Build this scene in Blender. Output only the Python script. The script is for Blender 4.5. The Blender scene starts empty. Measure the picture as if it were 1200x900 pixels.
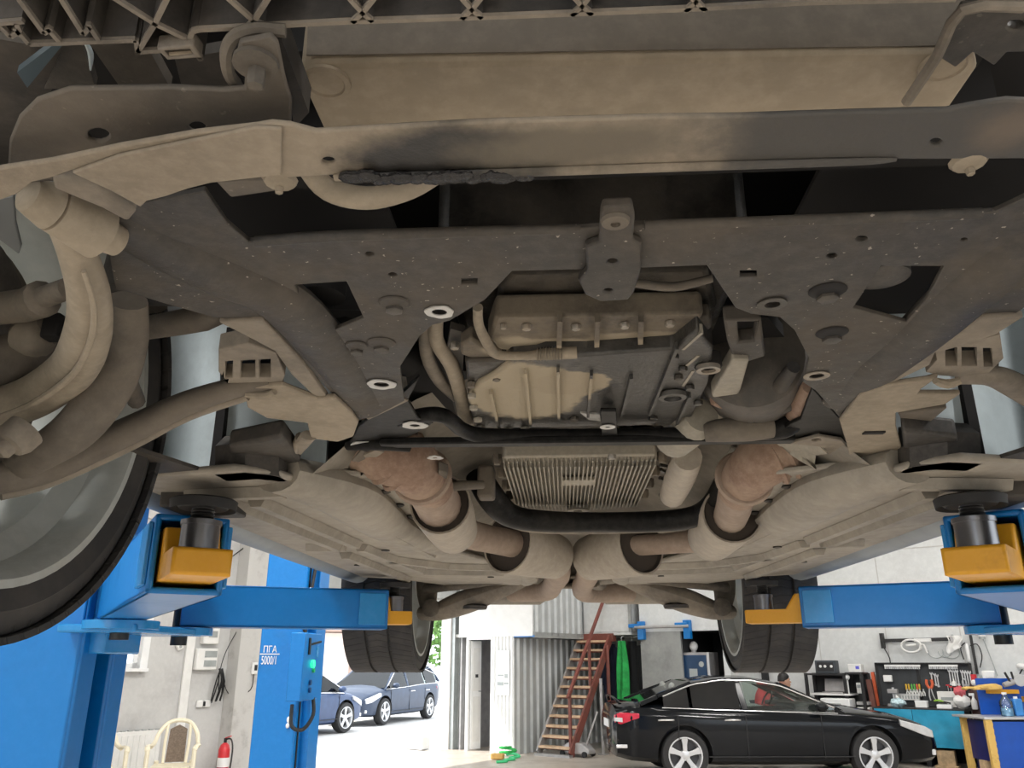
import bpy, bmesh, math, random
from mathutils import Vector, Matrix, noise as mnoise
from mathutils.geometry import tessellate_polygon
random.seed(7)
SC = bpy.context.scene
COL = SC.collection
PI = math.pi
R = math.radians

# ------------------------------------------------------------------ camera
FPX, PITCH, YAW = 936.0, R(19.15), R(3.64)
EYE = Vector((-0.04, 0.0, 1.6))
HD = Vector((-math.sin(YAW), math.cos(YAW), 0))
RT = Vector((math.cos(YAW), math.sin(YAW), 0))
ZZ = Vector((0, 0, 1))
FW = HD * math.cos(PITCH) + ZZ * math.sin(PITCH)
UP = ZZ * math.cos(PITCH) - HD * math.sin(PITCH)
cam_data = bpy.data.cameras.new('camera')
cam = bpy.data.objects.new('camera', cam_data)
COL.objects.link(cam)
cam.location = EYE
cam.rotation_euler = (PI / 2 + PITCH, 0, YAW)
cam_data.sensor_width = 36.0
cam_data.lens = FPX / 1200.0 * 36.0
cam_data.clip_start = 0.02
cam_data.clip_end = 300
SC.camera = cam

# ------------------------------------------------------------------ sky, sun, exposure
world = bpy.data.worlds.new('sky')
SC.world = world
world.use_nodes = True
wn = world.node_tree.nodes
wn['Background'].inputs[0].default_value = (0.86, 0.93, 1.0, 1)
wn['Background'].inputs[1].default_value = 2.2
sun_d = bpy.data.lights.new('sun', 'SUN')
sun_d.energy = 5.0
sun_d.color = (1.0, 0.95, 0.87)
sun_d.angle = R(1.0)
sun = bpy.data.objects.new('sun', sun_d)
COL.objects.link(sun)
SC.view_settings.view_transform = 'Standard'
SC.view_settings.look = 'None'
SC.view_settings.gamma = 1.0
SC.view_settings.use_curve_mapping = False
SC.view_settings.exposure = 0.42

# building axes: u along the back wall, n away from the viewer, origin where booth and left wall meet
UA = YAW - R(37)
BU = Vector((math.cos(UA), math.sin(UA), 0))
BN = Vector((-math.sin(UA), math.cos(UA), 0))
BO = Vector((EYE.x, EYE.y, 0)) - RT * 1.2 + HD * 16.85
_sd = (BU * 0.62 + BN * 0.42 - ZZ * 0.85).normalized()
sun.rotation_euler = _sd.to_track_quat('-Z', 'Y').to_euler()

# added fill lamps, unseen: weak ones for the walls, strong ones round the car
for i, (la, lb) in enumerate(((3.6, 1.0), (6.4, 1.0), (9.2, 1.0), (12.0, 1.0), (2.6, -4.2), (2.6, -8.0), (6.4, -2.4), (9.6, -2.4), (6.8, -8.2), (7.4, -11.8), (15.2, -8.6), (15.2, -12.4), (11.6, -4.8), (9.0, -15.2))):
    ld = bpy.data.lights.new('fill_lamp', 'AREA'); ld.shape = 'RECTANGLE'; ld.size = 1.5; ld.size_y = .25; ld.energy = 27 if i < 8 else 210; ld.color = (1.0, .97, .93)
    lo = bpy.data.objects.new('fill_lamp', ld); COL.objects.link(lo); lo.location = BO + BU * la + BN * lb + ZZ * 5.85; lo.rotation_euler = (0, 0, UA)

# ------------------------------------------------------------------ points in the car's space
def ray(x, y):
    return FW + RT * ((x - 600) / FPX) + UP * ((450 - y) / FPX)
def P(x, y, h):
    """point of the underbody seen along a line of sight, at height h above eye level"""
    d = ray(x, y); return EYE + d * (h / d.z)
def PY(x, y, Y):
    d = ray(x, y); return EYE + d * (Y / d.y)
def PXX(x, y, X):
    d = ray(x, y); return EYE + d * ((X - EYE.x) / d.x)
def PF(x, y, f):
    d = ray(x, y); return EYE + d * (f / d.dot(HD))
def zc(p):
    return (Vector(p) - EYE).dot(FW)
def PB(x, y, b):
    """(a, z) of a point on the building plane b"""
    d = ray(x, y); t = ((BO - EYE).dot(BN) + b) / d.dot(BN)
    p = EYE + d * t; return ((p - BO).dot(BU), p.z)
def PA(x, y, a):
    """(b, z) on the building plane a"""
    d = ray(x, y); t = ((BO - EYE).dot(BU) + a) / d.dot(BU)
    p = EYE + d * t; return ((p - BO).dot(BN), p.z)

# ------------------------------------------------------------------ mesh builder
def catmull(pts, k):
    if k <= 1 or len(pts) < 3: return list(pts)
    out = []
    n = len(pts)
    for i in range(n - 1):
        p0 = pts[max(i - 1, 0)]; p1 = pts[i]; p2 = pts[i + 1]; p3 = pts[min(i + 2, n - 1)]
        for j in range(k):
            t = j / k
            out.append(tuple(0.5 * ((2 * b) + (-a + c) * t + (2 * a - 5 * b + 4 * c - d) * t * t + (-a + 3 * b - 3 * c + d) * t ** 3)
                             for a, b, c, d in zip(p0, p1, p2, p3)))
    out.append(tuple(pts[-1]))
    return out

class MB:
    def __init__(s):
        s.v = []; s.f = []
    def add(s, vs, fs):
        o = len(s.v)
        s.v += [Vector(v) for v in vs]
        s.f += [[i + o for i in f] for f in fs]
        return s
    def box(s, c, d, rot=None):
        c = Vector(c); x, y, z = d[0] / 2, d[1] / 2, d[2] / 2
        vs = [Vector(p) for p in ((-x, -y, -z), (x, -y, -z), (x, y, -z), (-x, y, -z), (-x, -y, z), (x, -y, z), (x, y, z), (-x, y, z))]
        if rot is not None: vs = [rot @ v for v in vs]
        return s.add([v + c for v in vs], [(0, 3, 2, 1), (4, 5, 6, 7), (0, 1, 5, 4), (1, 2, 6, 5), (2, 3, 7, 6), (3, 0, 4, 7)])
    def bar(s, a, b, w, t, up=(0, 0, 1)):
        """rectangular bar from a to b, w wide across, t thick along up"""
        a = Vector(a); b = Vector(b); d = (b - a).normalized(); up = Vector(up)
        sd = d.cross(up)
        if sd.length < 1e-5: sd = d.cross(Vector((1, 0, 0)))
        sd.normalize(); u2 = sd.cross(d).normalized()
        vs = []
        for p in (a, b):
            for q, r in ((-1, -1), (1, -1), (1, 1), (-1, 1)):
                vs.append(p + sd * (q * w / 2) + u2 * (r * t / 2))
        return s.add(vs, [(0, 1, 2, 3), (7, 6, 5, 4), (0, 4, 5, 1), (1, 5, 6, 2), (2, 6, 7, 3), (3, 7, 4, 0)])
    def loft(s, rings, caps=True, closed=False):
        n = len(rings[0]); vs = [p for r in rings for p in r]; fs = []
        m = len(rings)
        for i in range(m if closed else m - 1):
            i2 = (i + 1) % m
            for j in range(n):
                k = (j + 1) % n
                fs.append((i * n + j, i * n + k, i2 * n + k, i2 * n + j))
        if caps and not closed:
            fs.append(tuple(reversed(range(n)))); fs.append(tuple(range((m - 1) * n, m * n)))
        return s.add(vs, fs)
    def tube(s, path, r, n=10, k=4, flat=1.0, caps=True, up0=None):
        """tube along a smoothed path; r one radius or one per point; flat squashes the section"""
        rr = r if isinstance(r, (list, tuple)) else [r] * len(path)
        pts = catmull([tuple(p) + (q,) for p, q in zip(path, rr)], k)
        P3 = [Vector(p[:3]) for p in pts]
        rings = []; nrm = Vector(up0) if up0 else None
        for i, p in enumerate(P3):
            d = (P3[min(i + 1, len(P3) - 1)] - P3[max(i - 1, 0)])
            d = d.normalized() if d.length > 1e-9 else Vector((0, 0, 1))
            if nrm is None:
                nrm = Vector((0, 0, 1)) if abs(d.z) < 0.9 else Vector((1, 0, 0))
            nrm = (nrm - d * nrm.dot(d))
            nrm = nrm.normalized() if nrm.length > 1e-6 else d.orthogonal().normalized()
            b = d.cross(nrm)
            rad = max(pts[i][3], 1e-4)
            rings.append([p + nrm * (math.sin(2 * PI * j / n) * rad * flat) + b * (math.cos(2 * PI * j / n) * rad) for j in range(n)])
        return s.loft(rings, caps)
    def lathe(s, prof, o, ax, n=20, caps=True):
        """prof: (radius, distance along ax)"""
        o = Vector(o); ax = Vector(ax).normalized(); x = ax.orthogonal().normalized(); y = ax.cross(x)
        return s.loft([[o + ax * t + (x * math.cos(2 * PI * j / n) + y * math.sin(2 * PI * j / n)) * max(r, 1e-4) for j in range(n)] for r, t in prof], caps)
    def cyl(s, a, b, r, n=16, r2=None):
        a = Vector(a); b = Vector(b)
        return s.lathe([(r, 0), (r if r2 is None else r2, (b - a).length)], a, b - a, n)
    def plate(s, outer, vec, holes=()):
        loops = [[Vector(p) for p in outer]] + [[Vector(p) for p in h] for h in holes]
        flat = [p for l in loops for p in l]; N = len(flat); vec = Vector(vec)
        if holes:
            bm = bmesh.new(); bv = [bm.verts.new(p) for p in flat]; be = []; o = 0
            for l in loops:
                be += [bm.edges.new((bv[o + i], bv[o + (i + 1) % len(l)])) for i in range(len(l))]; o += len(l)
            bm.verts.index_update()
            bmesh.ops.triangle_fill(bm, use_beauty=True, use_dissolve=False, edges=be)
            tris = [tuple(v.index for v in f.verts) for f in bm.faces]; bm.free()
        else:
            tris = tessellate_polygon(loops)
        fs = [tuple(t) for t in tris] + [tuple(i + N for i in reversed(t)) for t in tris]
        o = 0
        for l in loops:
            m = len(l)
            for i in range(m):
                j = (i + 1) % m
                fs.append((o + i, o + j, o + j + N, o + i + N))
            o += m
        return s.add(flat + [p + vec for p in flat], fs)
    def sphere(s, c, r, nu=12, nv=8):
        c = Vector(c); rx, ry, rz = r if isinstance(r, (list, tuple)) else (r, r, r)
        return s.loft([[c + Vector((rx * math.sin(t) * math.cos(2 * PI * j / nu), ry * math.sin(t) * math.sin(2 * PI * j / nu), -rz * math.cos(t)))
                        for j in range(nu)] for t in [0.02 + (PI - 0.04) * i / nv for i in range(nv + 1)]])
    def grid(s, fn, nu, nv, thick=None):
        vs = [Vector(fn(i / nu, j / nv)) for i in range(nu + 1) for j in range(nv + 1)]
        fs = [(i * (nv + 1) + j, (i + 1) * (nv + 1) + j, (i + 1) * (nv + 1) + j + 1, i * (nv + 1) + j + 1) for i in range(nu) for j in range(nv)]
        if thick is None: return s.add(vs, fs)
        t = Vector(thick); N = len(vs)
        fs2 = fs + [tuple(i + N for i in reversed(f)) for f in fs]
        bd = [i * (nv + 1) for i in range(nu + 1)] + [nu * (nv + 1) + j for j in range(1, nv + 1)] + \
             [i * (nv + 1) + nv for i in range(nu - 1, -1, -1)] + [j for j in range(nv - 1, 0, -1)]
        for i in range(len(bd)):
            a, b = bd[i], bd[(i + 1) % len(bd)]
            fs2.append((a, b, b + N, a + N))
        return s.add(vs + [v + t for v in vs], fs2)
    def xf(s, m):
        s.v = [m @ v for v in s.v]; return s

def mesh_of(name, mb, mat, sharp=38):
    me = bpy.data.meshes.new(name)
    me.from_pydata([tuple(v) for v in mb.v], [], mb.f)
    bm = bmesh.new(); bm.from_mesh(me)
    bmesh.ops.recalc_face_normals(bm, faces=bm.faces)
    bm.to_mesh(me); bm.free()
    for m in (mat if isinstance(mat, (list, tuple)) else [mat]): me.materials.append(m)
    if sharp is not None:
        me.polygons.foreach_set('use_smooth', [True] * len(me.polygons))
        me.set_sharp_from_angle(angle=R(sharp))
    return me
def wloc(o):
    v = Vector((0, 0, 0))
    while o is not None:
        v += o.location; o = o.parent
    return v
def obj(name, mb, mat, parent=None, world=False, bevel=0, seg=2, sharp=38, label=None, kind=None):
    """one mesh object; with world=True the vertices are world coordinates and are moved into the parent's frame"""
    if world and parent is not None:
        w = wloc(parent); mb.v = [v - w for v in mb.v]
    o = bpy.data.objects.new(name, mesh_of(name, mb, mat, sharp))
    COL.objects.link(o)
    o.parent = parent
    if bevel:
        md = o.modifiers.new('bevel', 'BEVEL'); md.width = bevel; md.segments = seg
        md.limit_method = 'ANGLE'; md.angle_limit = R(40)
    if label: o['label'] = label
    if kind: o['kind'] = kind
    return o
def share(name, me, parent=None, loc=(0, 0, 0), rot=(0, 0, 0), scale=(1, 1, 1)):
    o = bpy.data.objects.new(name, me); COL.objects.link(o)
    o.parent = parent; o.location = loc; o.rotation_euler = rot; o.scale = scale
    return o
def tag(o, label, cat, group=None):
    o['label'] = label; o['category'] = cat
    if group: o['group'] = group
    return o
def thing(name, label, cat, loc=(0, 0, 0), rz=0, group=None):
    o = bpy.data.objects.new(name, None); COL.objects.link(o)
    o.location = loc; o.rotation_euler = (0, 0, rz); o.empty_display_size = 0.1
    return tag(o, label, cat, group)
def bp(a, b, z=0):
    return BO + BU * a + BN * b + ZZ * z
def bthing(name, label, cat, a, b, z=0, rz=0, group=None):
    return thing(name, label, cat, bp(a, b, z), UA + rz, group)
def struct(name, mb, mat, rz=0, loc=(0, 0, 0), bevel=0, parent=None):
    o = obj(name, mb, mat, parent, bevel=bevel)
    o.location = loc; o.rotation_euler = (0, 0, rz)
    o['kind'] = 'structure'
    return o
def bstruct(name, mb, mat, a=0, b=0, z=0, bevel=0):
    return struct(name, mb, mat, UA, bp(a, b, z), bevel)
def copy_tree(o, parent=None):
    c = o.copy(); COL.objects.link(c); c.parent = parent
    for ch in list(o.children): copy_tree(ch, c)
    return c

# ------------------------------------------------------------------ materials
def _new(name):
    m = bpy.data.materials.new(name); m.use_nodes = True
    nt = m.node_tree; return m, nt, nt.nodes['Principled BSDF']
def _mixc(nt, fac, a, b):
    n = nt.nodes.new('ShaderNodeMix'); n.data_type = 'RGBA'
    if hasattr(fac, 'is_linked') or hasattr(fac, 'links'): nt.links.new(fac, n.inputs[0])
    else: n.inputs[0].default_value = fac
    for i, c in ((6, a), (7, b)):
        if isinstance(c, tuple): n.inputs[i].default_value = (*c[:3], 1)
        else: nt.links.new(c, n.inputs[i])
    return n.outputs[2]
def _ramp(nt, src, lo, hi):
    n = nt.nodes.new('ShaderNodeMapRange'); n.interpolation_type = 'SMOOTHSTEP'
    n.inputs[1].default_value = lo; n.inputs[2].default_value = hi
    nt.links.new(src, n.inputs[0]); return n.outputs[0]
def _coord(nt):
    for n in nt.nodes:
        if n.type == 'TEX_COORD': return n.outputs['Object']
    return nt.nodes.new('ShaderNodeTexCoord').outputs['Object']
def _noise(nt, scale, detail=5, rough=0.6, off=(0, 0, 0), stretch=(1, 1, 1)):
    mp = nt.nodes.new('ShaderNodeMapping'); mp.inputs['Location'].default_value = off; mp.inputs['Scale'].default_value = stretch
    nt.links.new(_coord(nt), mp.inputs[0])
    n = nt.nodes.new('ShaderNodeTexNoise'); n.inputs['Scale'].default_value = scale
    n.inputs['Detail'].default_value = detail; n.inputs['Roughness'].default_value = rough
    nt.links.new(mp.outputs[0], n.inputs['Vector']); return n.outputs['Fac']
def _bump(nt, bs, src, strength, dist=0.01):
    b = nt.nodes.new('ShaderNodeBump'); b.inputs['Strength'].default_value = strength; b.inputs['Distance'].default_value = dist
    nt.links.new(src, b.inputs['Height']); nt.links.new(b.outputs[0], bs.inputs['Normal'])
def _math(nt, op, a, b):
    n = nt.nodes.new('ShaderNodeMath'); n.operation = op
    for i, x in enumerate((a, b)):
        if isinstance(x, (int, float)): n.inputs[i].default_value = x
        else: nt.links.new(x, n.inputs[i])
    return n.outputs[0]
def flatm(name, col, rough=0.5, metal=0.0, var=0.12, scale=6.0, bump=0.0, coat=0.0):
    """a plain material with a little tonal variation"""
    m, nt, bs = _new(name)
    f = _noise(nt, scale, 4)
    nt.links.new(_mixc(nt, _ramp(nt, f, 0.3, 0.7), tuple(c * (1 - var) for c in col), tuple(min(1, c * (1 + var)) for c in col)), bs.inputs['Base Color'])
    bs.inputs['Roughness'].default_value = rough; bs.inputs['Metallic'].default_value = metal
    bs.inputs['Coat Weight'].default_value = coat
    if bump: _bump(nt, bs, _noise(nt, scale * 8, 3), bump, 0.004)
    return m
def dirty(name, base, dirt, lo=0.42, hi=0.62, scale=7.0, rough=0.6, drough=0.9, metal=0.0, speck=0.0, bump=0.25, spots=(), stretch=(1, 1, 1)):
    """a metal or plastic under road dirt; spots = (centre, radii, colour, roughness, edge noise) local stains of their own"""
    m, nt, bs = _new(name)
    k = _ramp(nt, _noise(nt, scale, 8, 0.62, stretch=stretch), lo, hi)
    fine = _noise(nt, scale * 9, 6, 0.7)
    col = _mixc(nt, k, base, dirt)
    col = _mixc(nt, _ramp(nt, fine, 0.35, 0.75), col, _mixc(nt, 0.25, col, tuple(min(1, c * 1.6 + 0.02) for c in dirt)))
    if speck:
        sp = _ramp(nt, _noise(nt, scale * 28, 2, 0.5), 0.70, 0.76)
        col = _mixc(nt, _math(nt, 'MULTIPLY', sp, speck), col, (0.45, 0.4, 0.34))
    rg = nt.nodes.new('ShaderNodeMapRange'); nt.links.new(k, rg.inputs[0])
    rg.inputs[3].default_value = rough; rg.inputs[4].default_value = drough
    ro = rg.outputs[0]
    for c, rad, cc, cr, en, *sf in spots:
        sf = sf[0] if sf else .08
        mp = nt.nodes.new('ShaderNodeMapping'); mp.vector_type = 'TEXTURE'
        mp.inputs['Location'].default_value = c; mp.inputs['Scale'].default_value = rad
        nt.links.new(_coord(nt), mp.inputs[0])
        ln = nt.nodes.new('ShaderNodeVectorMath'); ln.operation = 'LENGTH'; nt.links.new(mp.outputs[0], ln.inputs[0])
        d = _math(nt, 'ADD', ln.outputs['Value'], _math(nt, 'MULTIPLY', _math(nt, 'SUBTRACT', _noise(nt, 26, 6, 0.65), 0.5), en))
        msk = _ramp(nt, d, 1.0 + sf, 1.0 - sf)
        col = _mixc(nt, msk, col, cc)
        mr = nt.nodes.new('ShaderNodeMix'); nt.links.new(msk, mr.inputs[0]); nt.links.new(ro, mr.inputs[2]); mr.inputs[3].default_value = cr
        ro = mr.outputs[0]
    nt.links.new(col, bs.inputs['Base Color']); nt.links.new(ro, bs.inputs['Roughness'])
    bs.inputs['Metallic'].default_value = metal
    if bump: _bump(nt, bs, fine, bump, 0.003)
    return m
def emit(name, col, s):
    m, nt, bs = _new(name)
    bs.inputs['Base Color'].default_value = (*col, 1); bs.inputs['Emission Color'].default_value = (*col, 1)
    bs.inputs['Emission Strength'].default_value = s
    return m
def glassm(name, tint=(0.9, 0.95, 0.95), alpha=0.25, rough=0.03):
    m, nt, bs = _new(name)
    tr = nt.nodes.new('ShaderNodeBsdfTransparent'); tr.inputs[0].default_value = (*tint, 1)
    gl = nt.nodes.new('ShaderNodeBsdfGlossy'); gl.inputs['Roughness'].default_value = rough
    fr = nt.nodes.new('ShaderNodeFresnel'); fr.inputs[0].default_value = 1.5
    mx = nt.nodes.new('ShaderNodeMixShader')
    nt.links.new(_math(nt, 'MAXIMUM', fr.outputs[0], alpha * 0.2), mx.inputs[0]); nt.links.new(tr.outputs[0], mx.inputs[1]); nt.links.new(gl.outputs[0], mx.inputs[2])
    out = [n for n in nt.nodes if n.type == 'OUTPUT_MATERIAL'][0]
    nt.links.new(mx.outputs[0], out.inputs[0])
    return m
# ================================================================== THE CAR ON THE LIFT, SEEN FROM BELOW
CO = Vector((0, 2.1, 1.6))
def cs(x, y, h): return tuple(P(x, y, h) - CO)
DUST = (0.30, 0.252, 0.19)
M = {}
M['bar'] = dirty('dusty_bar', (0.209, 0.176, 0.135), (0.279, 0.236, 0.182), 0.35, 0.65, 9, 0.9, 0.95, spots=(
    (cs(545, 188, .30), (.075, .034, .06), (0.012, 0.011, 0.010), 0.35, .9, .3),
    (cs(680, 172, .30), (.06, .022, .06), (0.15, 0.13, 0.10), 0.85, 1.6, .6),
    (cs(1130, 160, .30), (.152, .12, .10), (0.062, 0.058, 0.053), 0.6, .5, .2),
    (cs(1188, 150, .30), (.022, .02, .06), (0.14, 0.115, 0.095), 0.9, 2.2, .7)))
M['beige'] = dirty('road_dust_beige', (0.227, 0.193, 0.146), (0.311, 0.264, 0.202), 0.35, 0.65, 8, 0.9, 0.95, bump=.15)
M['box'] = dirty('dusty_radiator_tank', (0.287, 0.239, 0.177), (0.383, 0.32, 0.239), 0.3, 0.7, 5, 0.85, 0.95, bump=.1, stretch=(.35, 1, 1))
M['steel'] = dirty('dark_subframe_steel', (0.032, 0.029, 0.026), (0.081, 0.069, 0.056), 0.42, 0.68, 6, 0.55, 0.85, speck=.75, bump=.35)
M['dark'] = dirty('dark_pressed_steel', (0.054, 0.05, 0.045), (0.122, 0.104, 0.085), 0.4, 0.75, 5, 0.6, 0.85, speck=.15, bump=.3)
M['arm'] = dirty('dusty_cast_arm', (0.15, 0.13, 0.106), (0.255, 0.22, 0.176), 0.35, 0.65, 6, 0.8, 0.95, bump=.2)
M['armdark'] = dirty('brown_cast_arm', (0.08, 0.07, 0.059), (0.152, 0.13, 0.104), 0.35, 0.65, 6, 0.75, 0.9, bump=.2)
M['black'] = dirty('black_painted_steel', (0.008, 0.008, 0.008), (0.03, 0.027, 0.024), 0.5, 0.8, 6, 0.42, 0.8, bump=.15)
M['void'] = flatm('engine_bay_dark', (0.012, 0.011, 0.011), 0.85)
M['oily'] = dirty('oily_block', (0.016, 0.015, 0.013), (0.062, 0.052, 0.04), 0.45, 0.7, 9, 0.3, 0.9, bump=.4)
M['pan'] = dirty('oil_pan_cast', (0.041, 0.04, 0.038), (0.081, 0.077, 0.07), 0.4, 0.65, 14, 0.28, 0.5, metal=.35, bump=.5, spots=(
    (cs(612, 462, .365), (.085, .125, .2), (0.40, 0.345, 0.255), 0.9, .55),
    (cs(672, 450, .365), (.05, .05, .2), (0.38, 0.325, 0.24), 0.9, .9)))
M['step'] = dirty('oil_pan_upper', (0.075, 0.062, 0.047), (0.16, 0.134, 0.10), 0.4, 0.62, 11, 0.6, 0.95, bump=.3, spots=(
    (cs(640, 404, .385), (.085, .021, .2), (0.34, 0.29, 0.215), 0.95, .9, .2), (cs(745, 396, .385), (.07, .018, .2), (0.30, 0.255, 0.19), 0.95, 1.2, .3),
    (cs(600, 405, .385), (.03, .03, .2), (0.36, 0.31, 0.23), 0.95, .8, .2)))
M['alu'] = dirty('dusty_aluminium', (0.267, 0.248, 0.208), (0.356, 0.322, 0.263), 0.35, 0.7, 10, 0.6, 0.9, metal=.2, bump=.15)
M['bolt'] = dirty('plated_bolt', (0.27, 0.252, 0.225), (0.324, 0.279, 0.225), 0.4, 0.6, 30, 0.45, 0.8, metal=.5)
M['washer'] = dirty('bare_metal', (0.558, 0.558, 0.54), (0.36, 0.333, 0.297), 0.5, 0.75, 40, 0.4, 0.8, metal=.3)
M['rust'] = dirty('heat_rusted_pipe', (0.216, 0.135, 0.095), (0.342, 0.248, 0.184), 0.4, 0.65, 9, 0.7, 0.9, bump=.2)
M['pipe'] = dirty('pinkish_exhaust', (0.27, 0.203, 0.158), (0.36, 0.284, 0.225), 0.35, 0.7, 6, 0.7, 0.9, bump=.08)
M['sleeve'] = dirty('dusty_exhaust_shield', (0.324, 0.284, 0.23), (0.414, 0.369, 0.306), 0.35, 0.65, 6, 0.6, 0.9, bump=.1)
M['mouth'] = flatm('shaded_shield_inside', (0.06, 0.048, 0.038), 0.9)  # shade inside the sleeve mouths, put into a dark brown
M['cover'] = dirty('dusty_floor_cover', (0.242, 0.221, 0.189), (0.357, 0.326, 0.275), 0.3, 0.72, 3.2, 0.75, 0.9, bump=.12)
M['tunnel'] = dirty('tunnel_heat_shield', (0.18, 0.16, 0.132), (0.28, 0.25, 0.205), 0.3, 0.7, 4, 0.7, 0.9, bump=.1)
M['liner'] = dirty('galvanised_arch_wall', (0.66, 0.76, 0.80), (0.50, 0.57, 0.60), 0.4, 0.75, 5, 0.35, 0.6, metal=.0, bump=.12)
M['plastic'] = dirty('dusty_black_plastic', (0.022, 0.021, 0.021), (0.085, 0.074, 0.062), 0.35, 0.75, 6, 0.6, 0.9, bump=.15)
M['rib'] = dirty('dusty_lit_edge', (0.117, 0.104, 0.09), (0.243, 0.211, 0.171), 0.35, 0.65, 9, 0.8, 0.95)  # dusty tone; on rib edges it stands for the light they catch
M['rimin'] = dirty('rim_inner_silver', (0.46, 0.49, 0.475), (0.37, 0.37, 0.34), 0.4, 0.75, 5, 0.5, 0.75, metal=.2, bump=.05)
M['paint'] = flatm('silver_blue_paint', (0.24, 0.27, 0.29), 0.5, .1, coat=0.0)
M['black'].node_tree.nodes['Principled BSDF'].inputs['Specular IOR Level'].default_value = .12
def tyre_mat(name, col, dirt):
    m, nt, bs = _new(name)
    sx = nt.nodes.new('ShaderNodeSeparateXYZ'); nt.links.new(_coord(nt), sx.inputs[0])
    ang = _math(nt, 'ARCTAN2', sx.outputs['Y'], sx.outputs['Z'])
    sw = _math(nt, 'SINE', _math(nt, 'ADD', _math(nt, 'MULTIPLY', ang, 74.0), _math(nt, 'MULTIPLY', _math(nt, 'ABSOLUTE', sx.outputs['X'], 0), 55.0)), 0)
    rad = _math(nt, 'SQRT', _math(nt, 'ADD', _math(nt, 'MULTIPLY', sx.outputs['Y'], sx.outputs['Y']), _math(nt, 'MULTIPLY', sx.outputs['Z'], sx.outputs['Z'])), 0)
    on = _math(nt, 'GREATER_THAN', rad, 0.318)
    gr = _math(nt, 'MULTIPLY', _ramp(nt, sw, 0.72, 0.9), on)
    k = _ramp(nt, _noise(nt, 9, 6), 0.4, 0.75)
    nt.links.new(_mixc(nt, k, col, dirt), bs.inputs['Base Color'])
    bs.inputs['Roughness'].default_value = 0.75
    _bump(nt, bs, _math(nt, 'MULTIPLY', gr, -1.0), 0.9, 0.006)
    return m
M['tyre'] = tyre_mat('tyre_rubber', (0.028, 0.028, 0.029), (0.06, 0.055, 0.05))

car = thing('lifted_car', 'car raised overhead on the lift, its dusty underside filling the view', 'car', CO)
def cp(name, mb, mat, parent=None, **k):
    """a part of the car given in world coordinates"""
    return obj(name, mb, M[mat] if isinstance(mat, str) else mat, parent or car, True, **k)
def PL(pts, h): return [P(p[0], p[1], p[2] if len(p) > 2 else h) for p in pts]
def ell(x, y, rx, ry, h, n=14): return [P(x + rx * math.cos(2 * PI * i / n), y + ry * math.sin(2 * PI * i / n), h) for i in range(n)]
def TP(pts):
    """path and radii from (x, y, h, radius as seen)"""
    path = [P(p[0], p[1], p[2]) for p in pts]
    return path, [p[3] * zc(q) / FPX for p, q in zip(pts, path)]
def tubep(pts, n=12, k=5, flat=1.0, mb=None):
    mb = mb or MB(); path, rr = TP(pts); return mb.tube(path, rr, n, k, flat)
def hexbolt(mb, x, y, h, r, t=.008, axis=(0, 0, -1)):
    c = P(x, y, h); rm = r * zc(c) / FPX
    mb.lathe([(rm, 0), (rm, t * .8), (rm * .85, t)], c, axis, 6)
    return mb
def bolt(x, y, h, r, parent=None, name='bolt', mat='bolt', t=.008, **k):
    return cp(name, hexbolt(MB(), x, y, h, r, t), mat, parent, **k)

# ---- enclosing body, so that no light falls through from above
mb = MB()
mb.box((0, 1.0, 2.46), (1.5, 1.75, .02))                        # bonnet line over the engine bay
mb.box((0, 1.62, 2.26), (1.5, .02, .42))                        # bulkhead
mb.box((-.47, .75, 2.34), (.02, 1.3, .24)); mb.box((.47, .75, 2.34), (.02, 1.3, .24))
cp('engine_bay', mb, 'void')
mb = MB(); mb.box((0, 2.85, 2.10), (1.60, 2.9, .03)); cp('floor_pan', mb, 'tunnel')
for s in (-1, 1):
    prof = [(1.22, 1.905), (2.98, 1.905), (3.02, 2.1), (3.12, 2.25), (3.35, 2.30), (3.58, 2.25), (3.70, 2.1), (3.78, 1.93), (4.35, 1.98), (4.42, 2.3), (4.30, 2.6), (1.22, 2.6)]
    mb = MB(); mb.plate([(s * .88, y, z) for y, z in prof], (-s * .035, 0, 0))
    cp('body_side', mb, 'paint', bevel=.01)
    mb = MB(); mb.tube([(s * .80, 1.24, 1.905), (s * .815, 1.9, 1.905), (s * .80, 2.97, 1.905)], .045, 12, 3, .75); cp('sill', mb, M['paint'])
mb = MB(); mb.loft([[(x, 4.33 - .12 * (x / .8) ** 2, 1.95 + .01), (x, 4.42 - .12 * (x / .8) ** 2, 2.02), (x, 4.44 - .12 * (x / .8) ** 2, 2.3), (x, 4.30 - .12 * (x / .8) ** 2, 2.3)] for x in [-.84 + .14 * i for i in range(13)]])
cp('rear_bumper', mb, 'paint')
mb = MB(); mb.box((0, 4.0, 2.02), (1.5, .62, .03)); cp('boot_floor', mb, 'tunnel')

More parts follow.
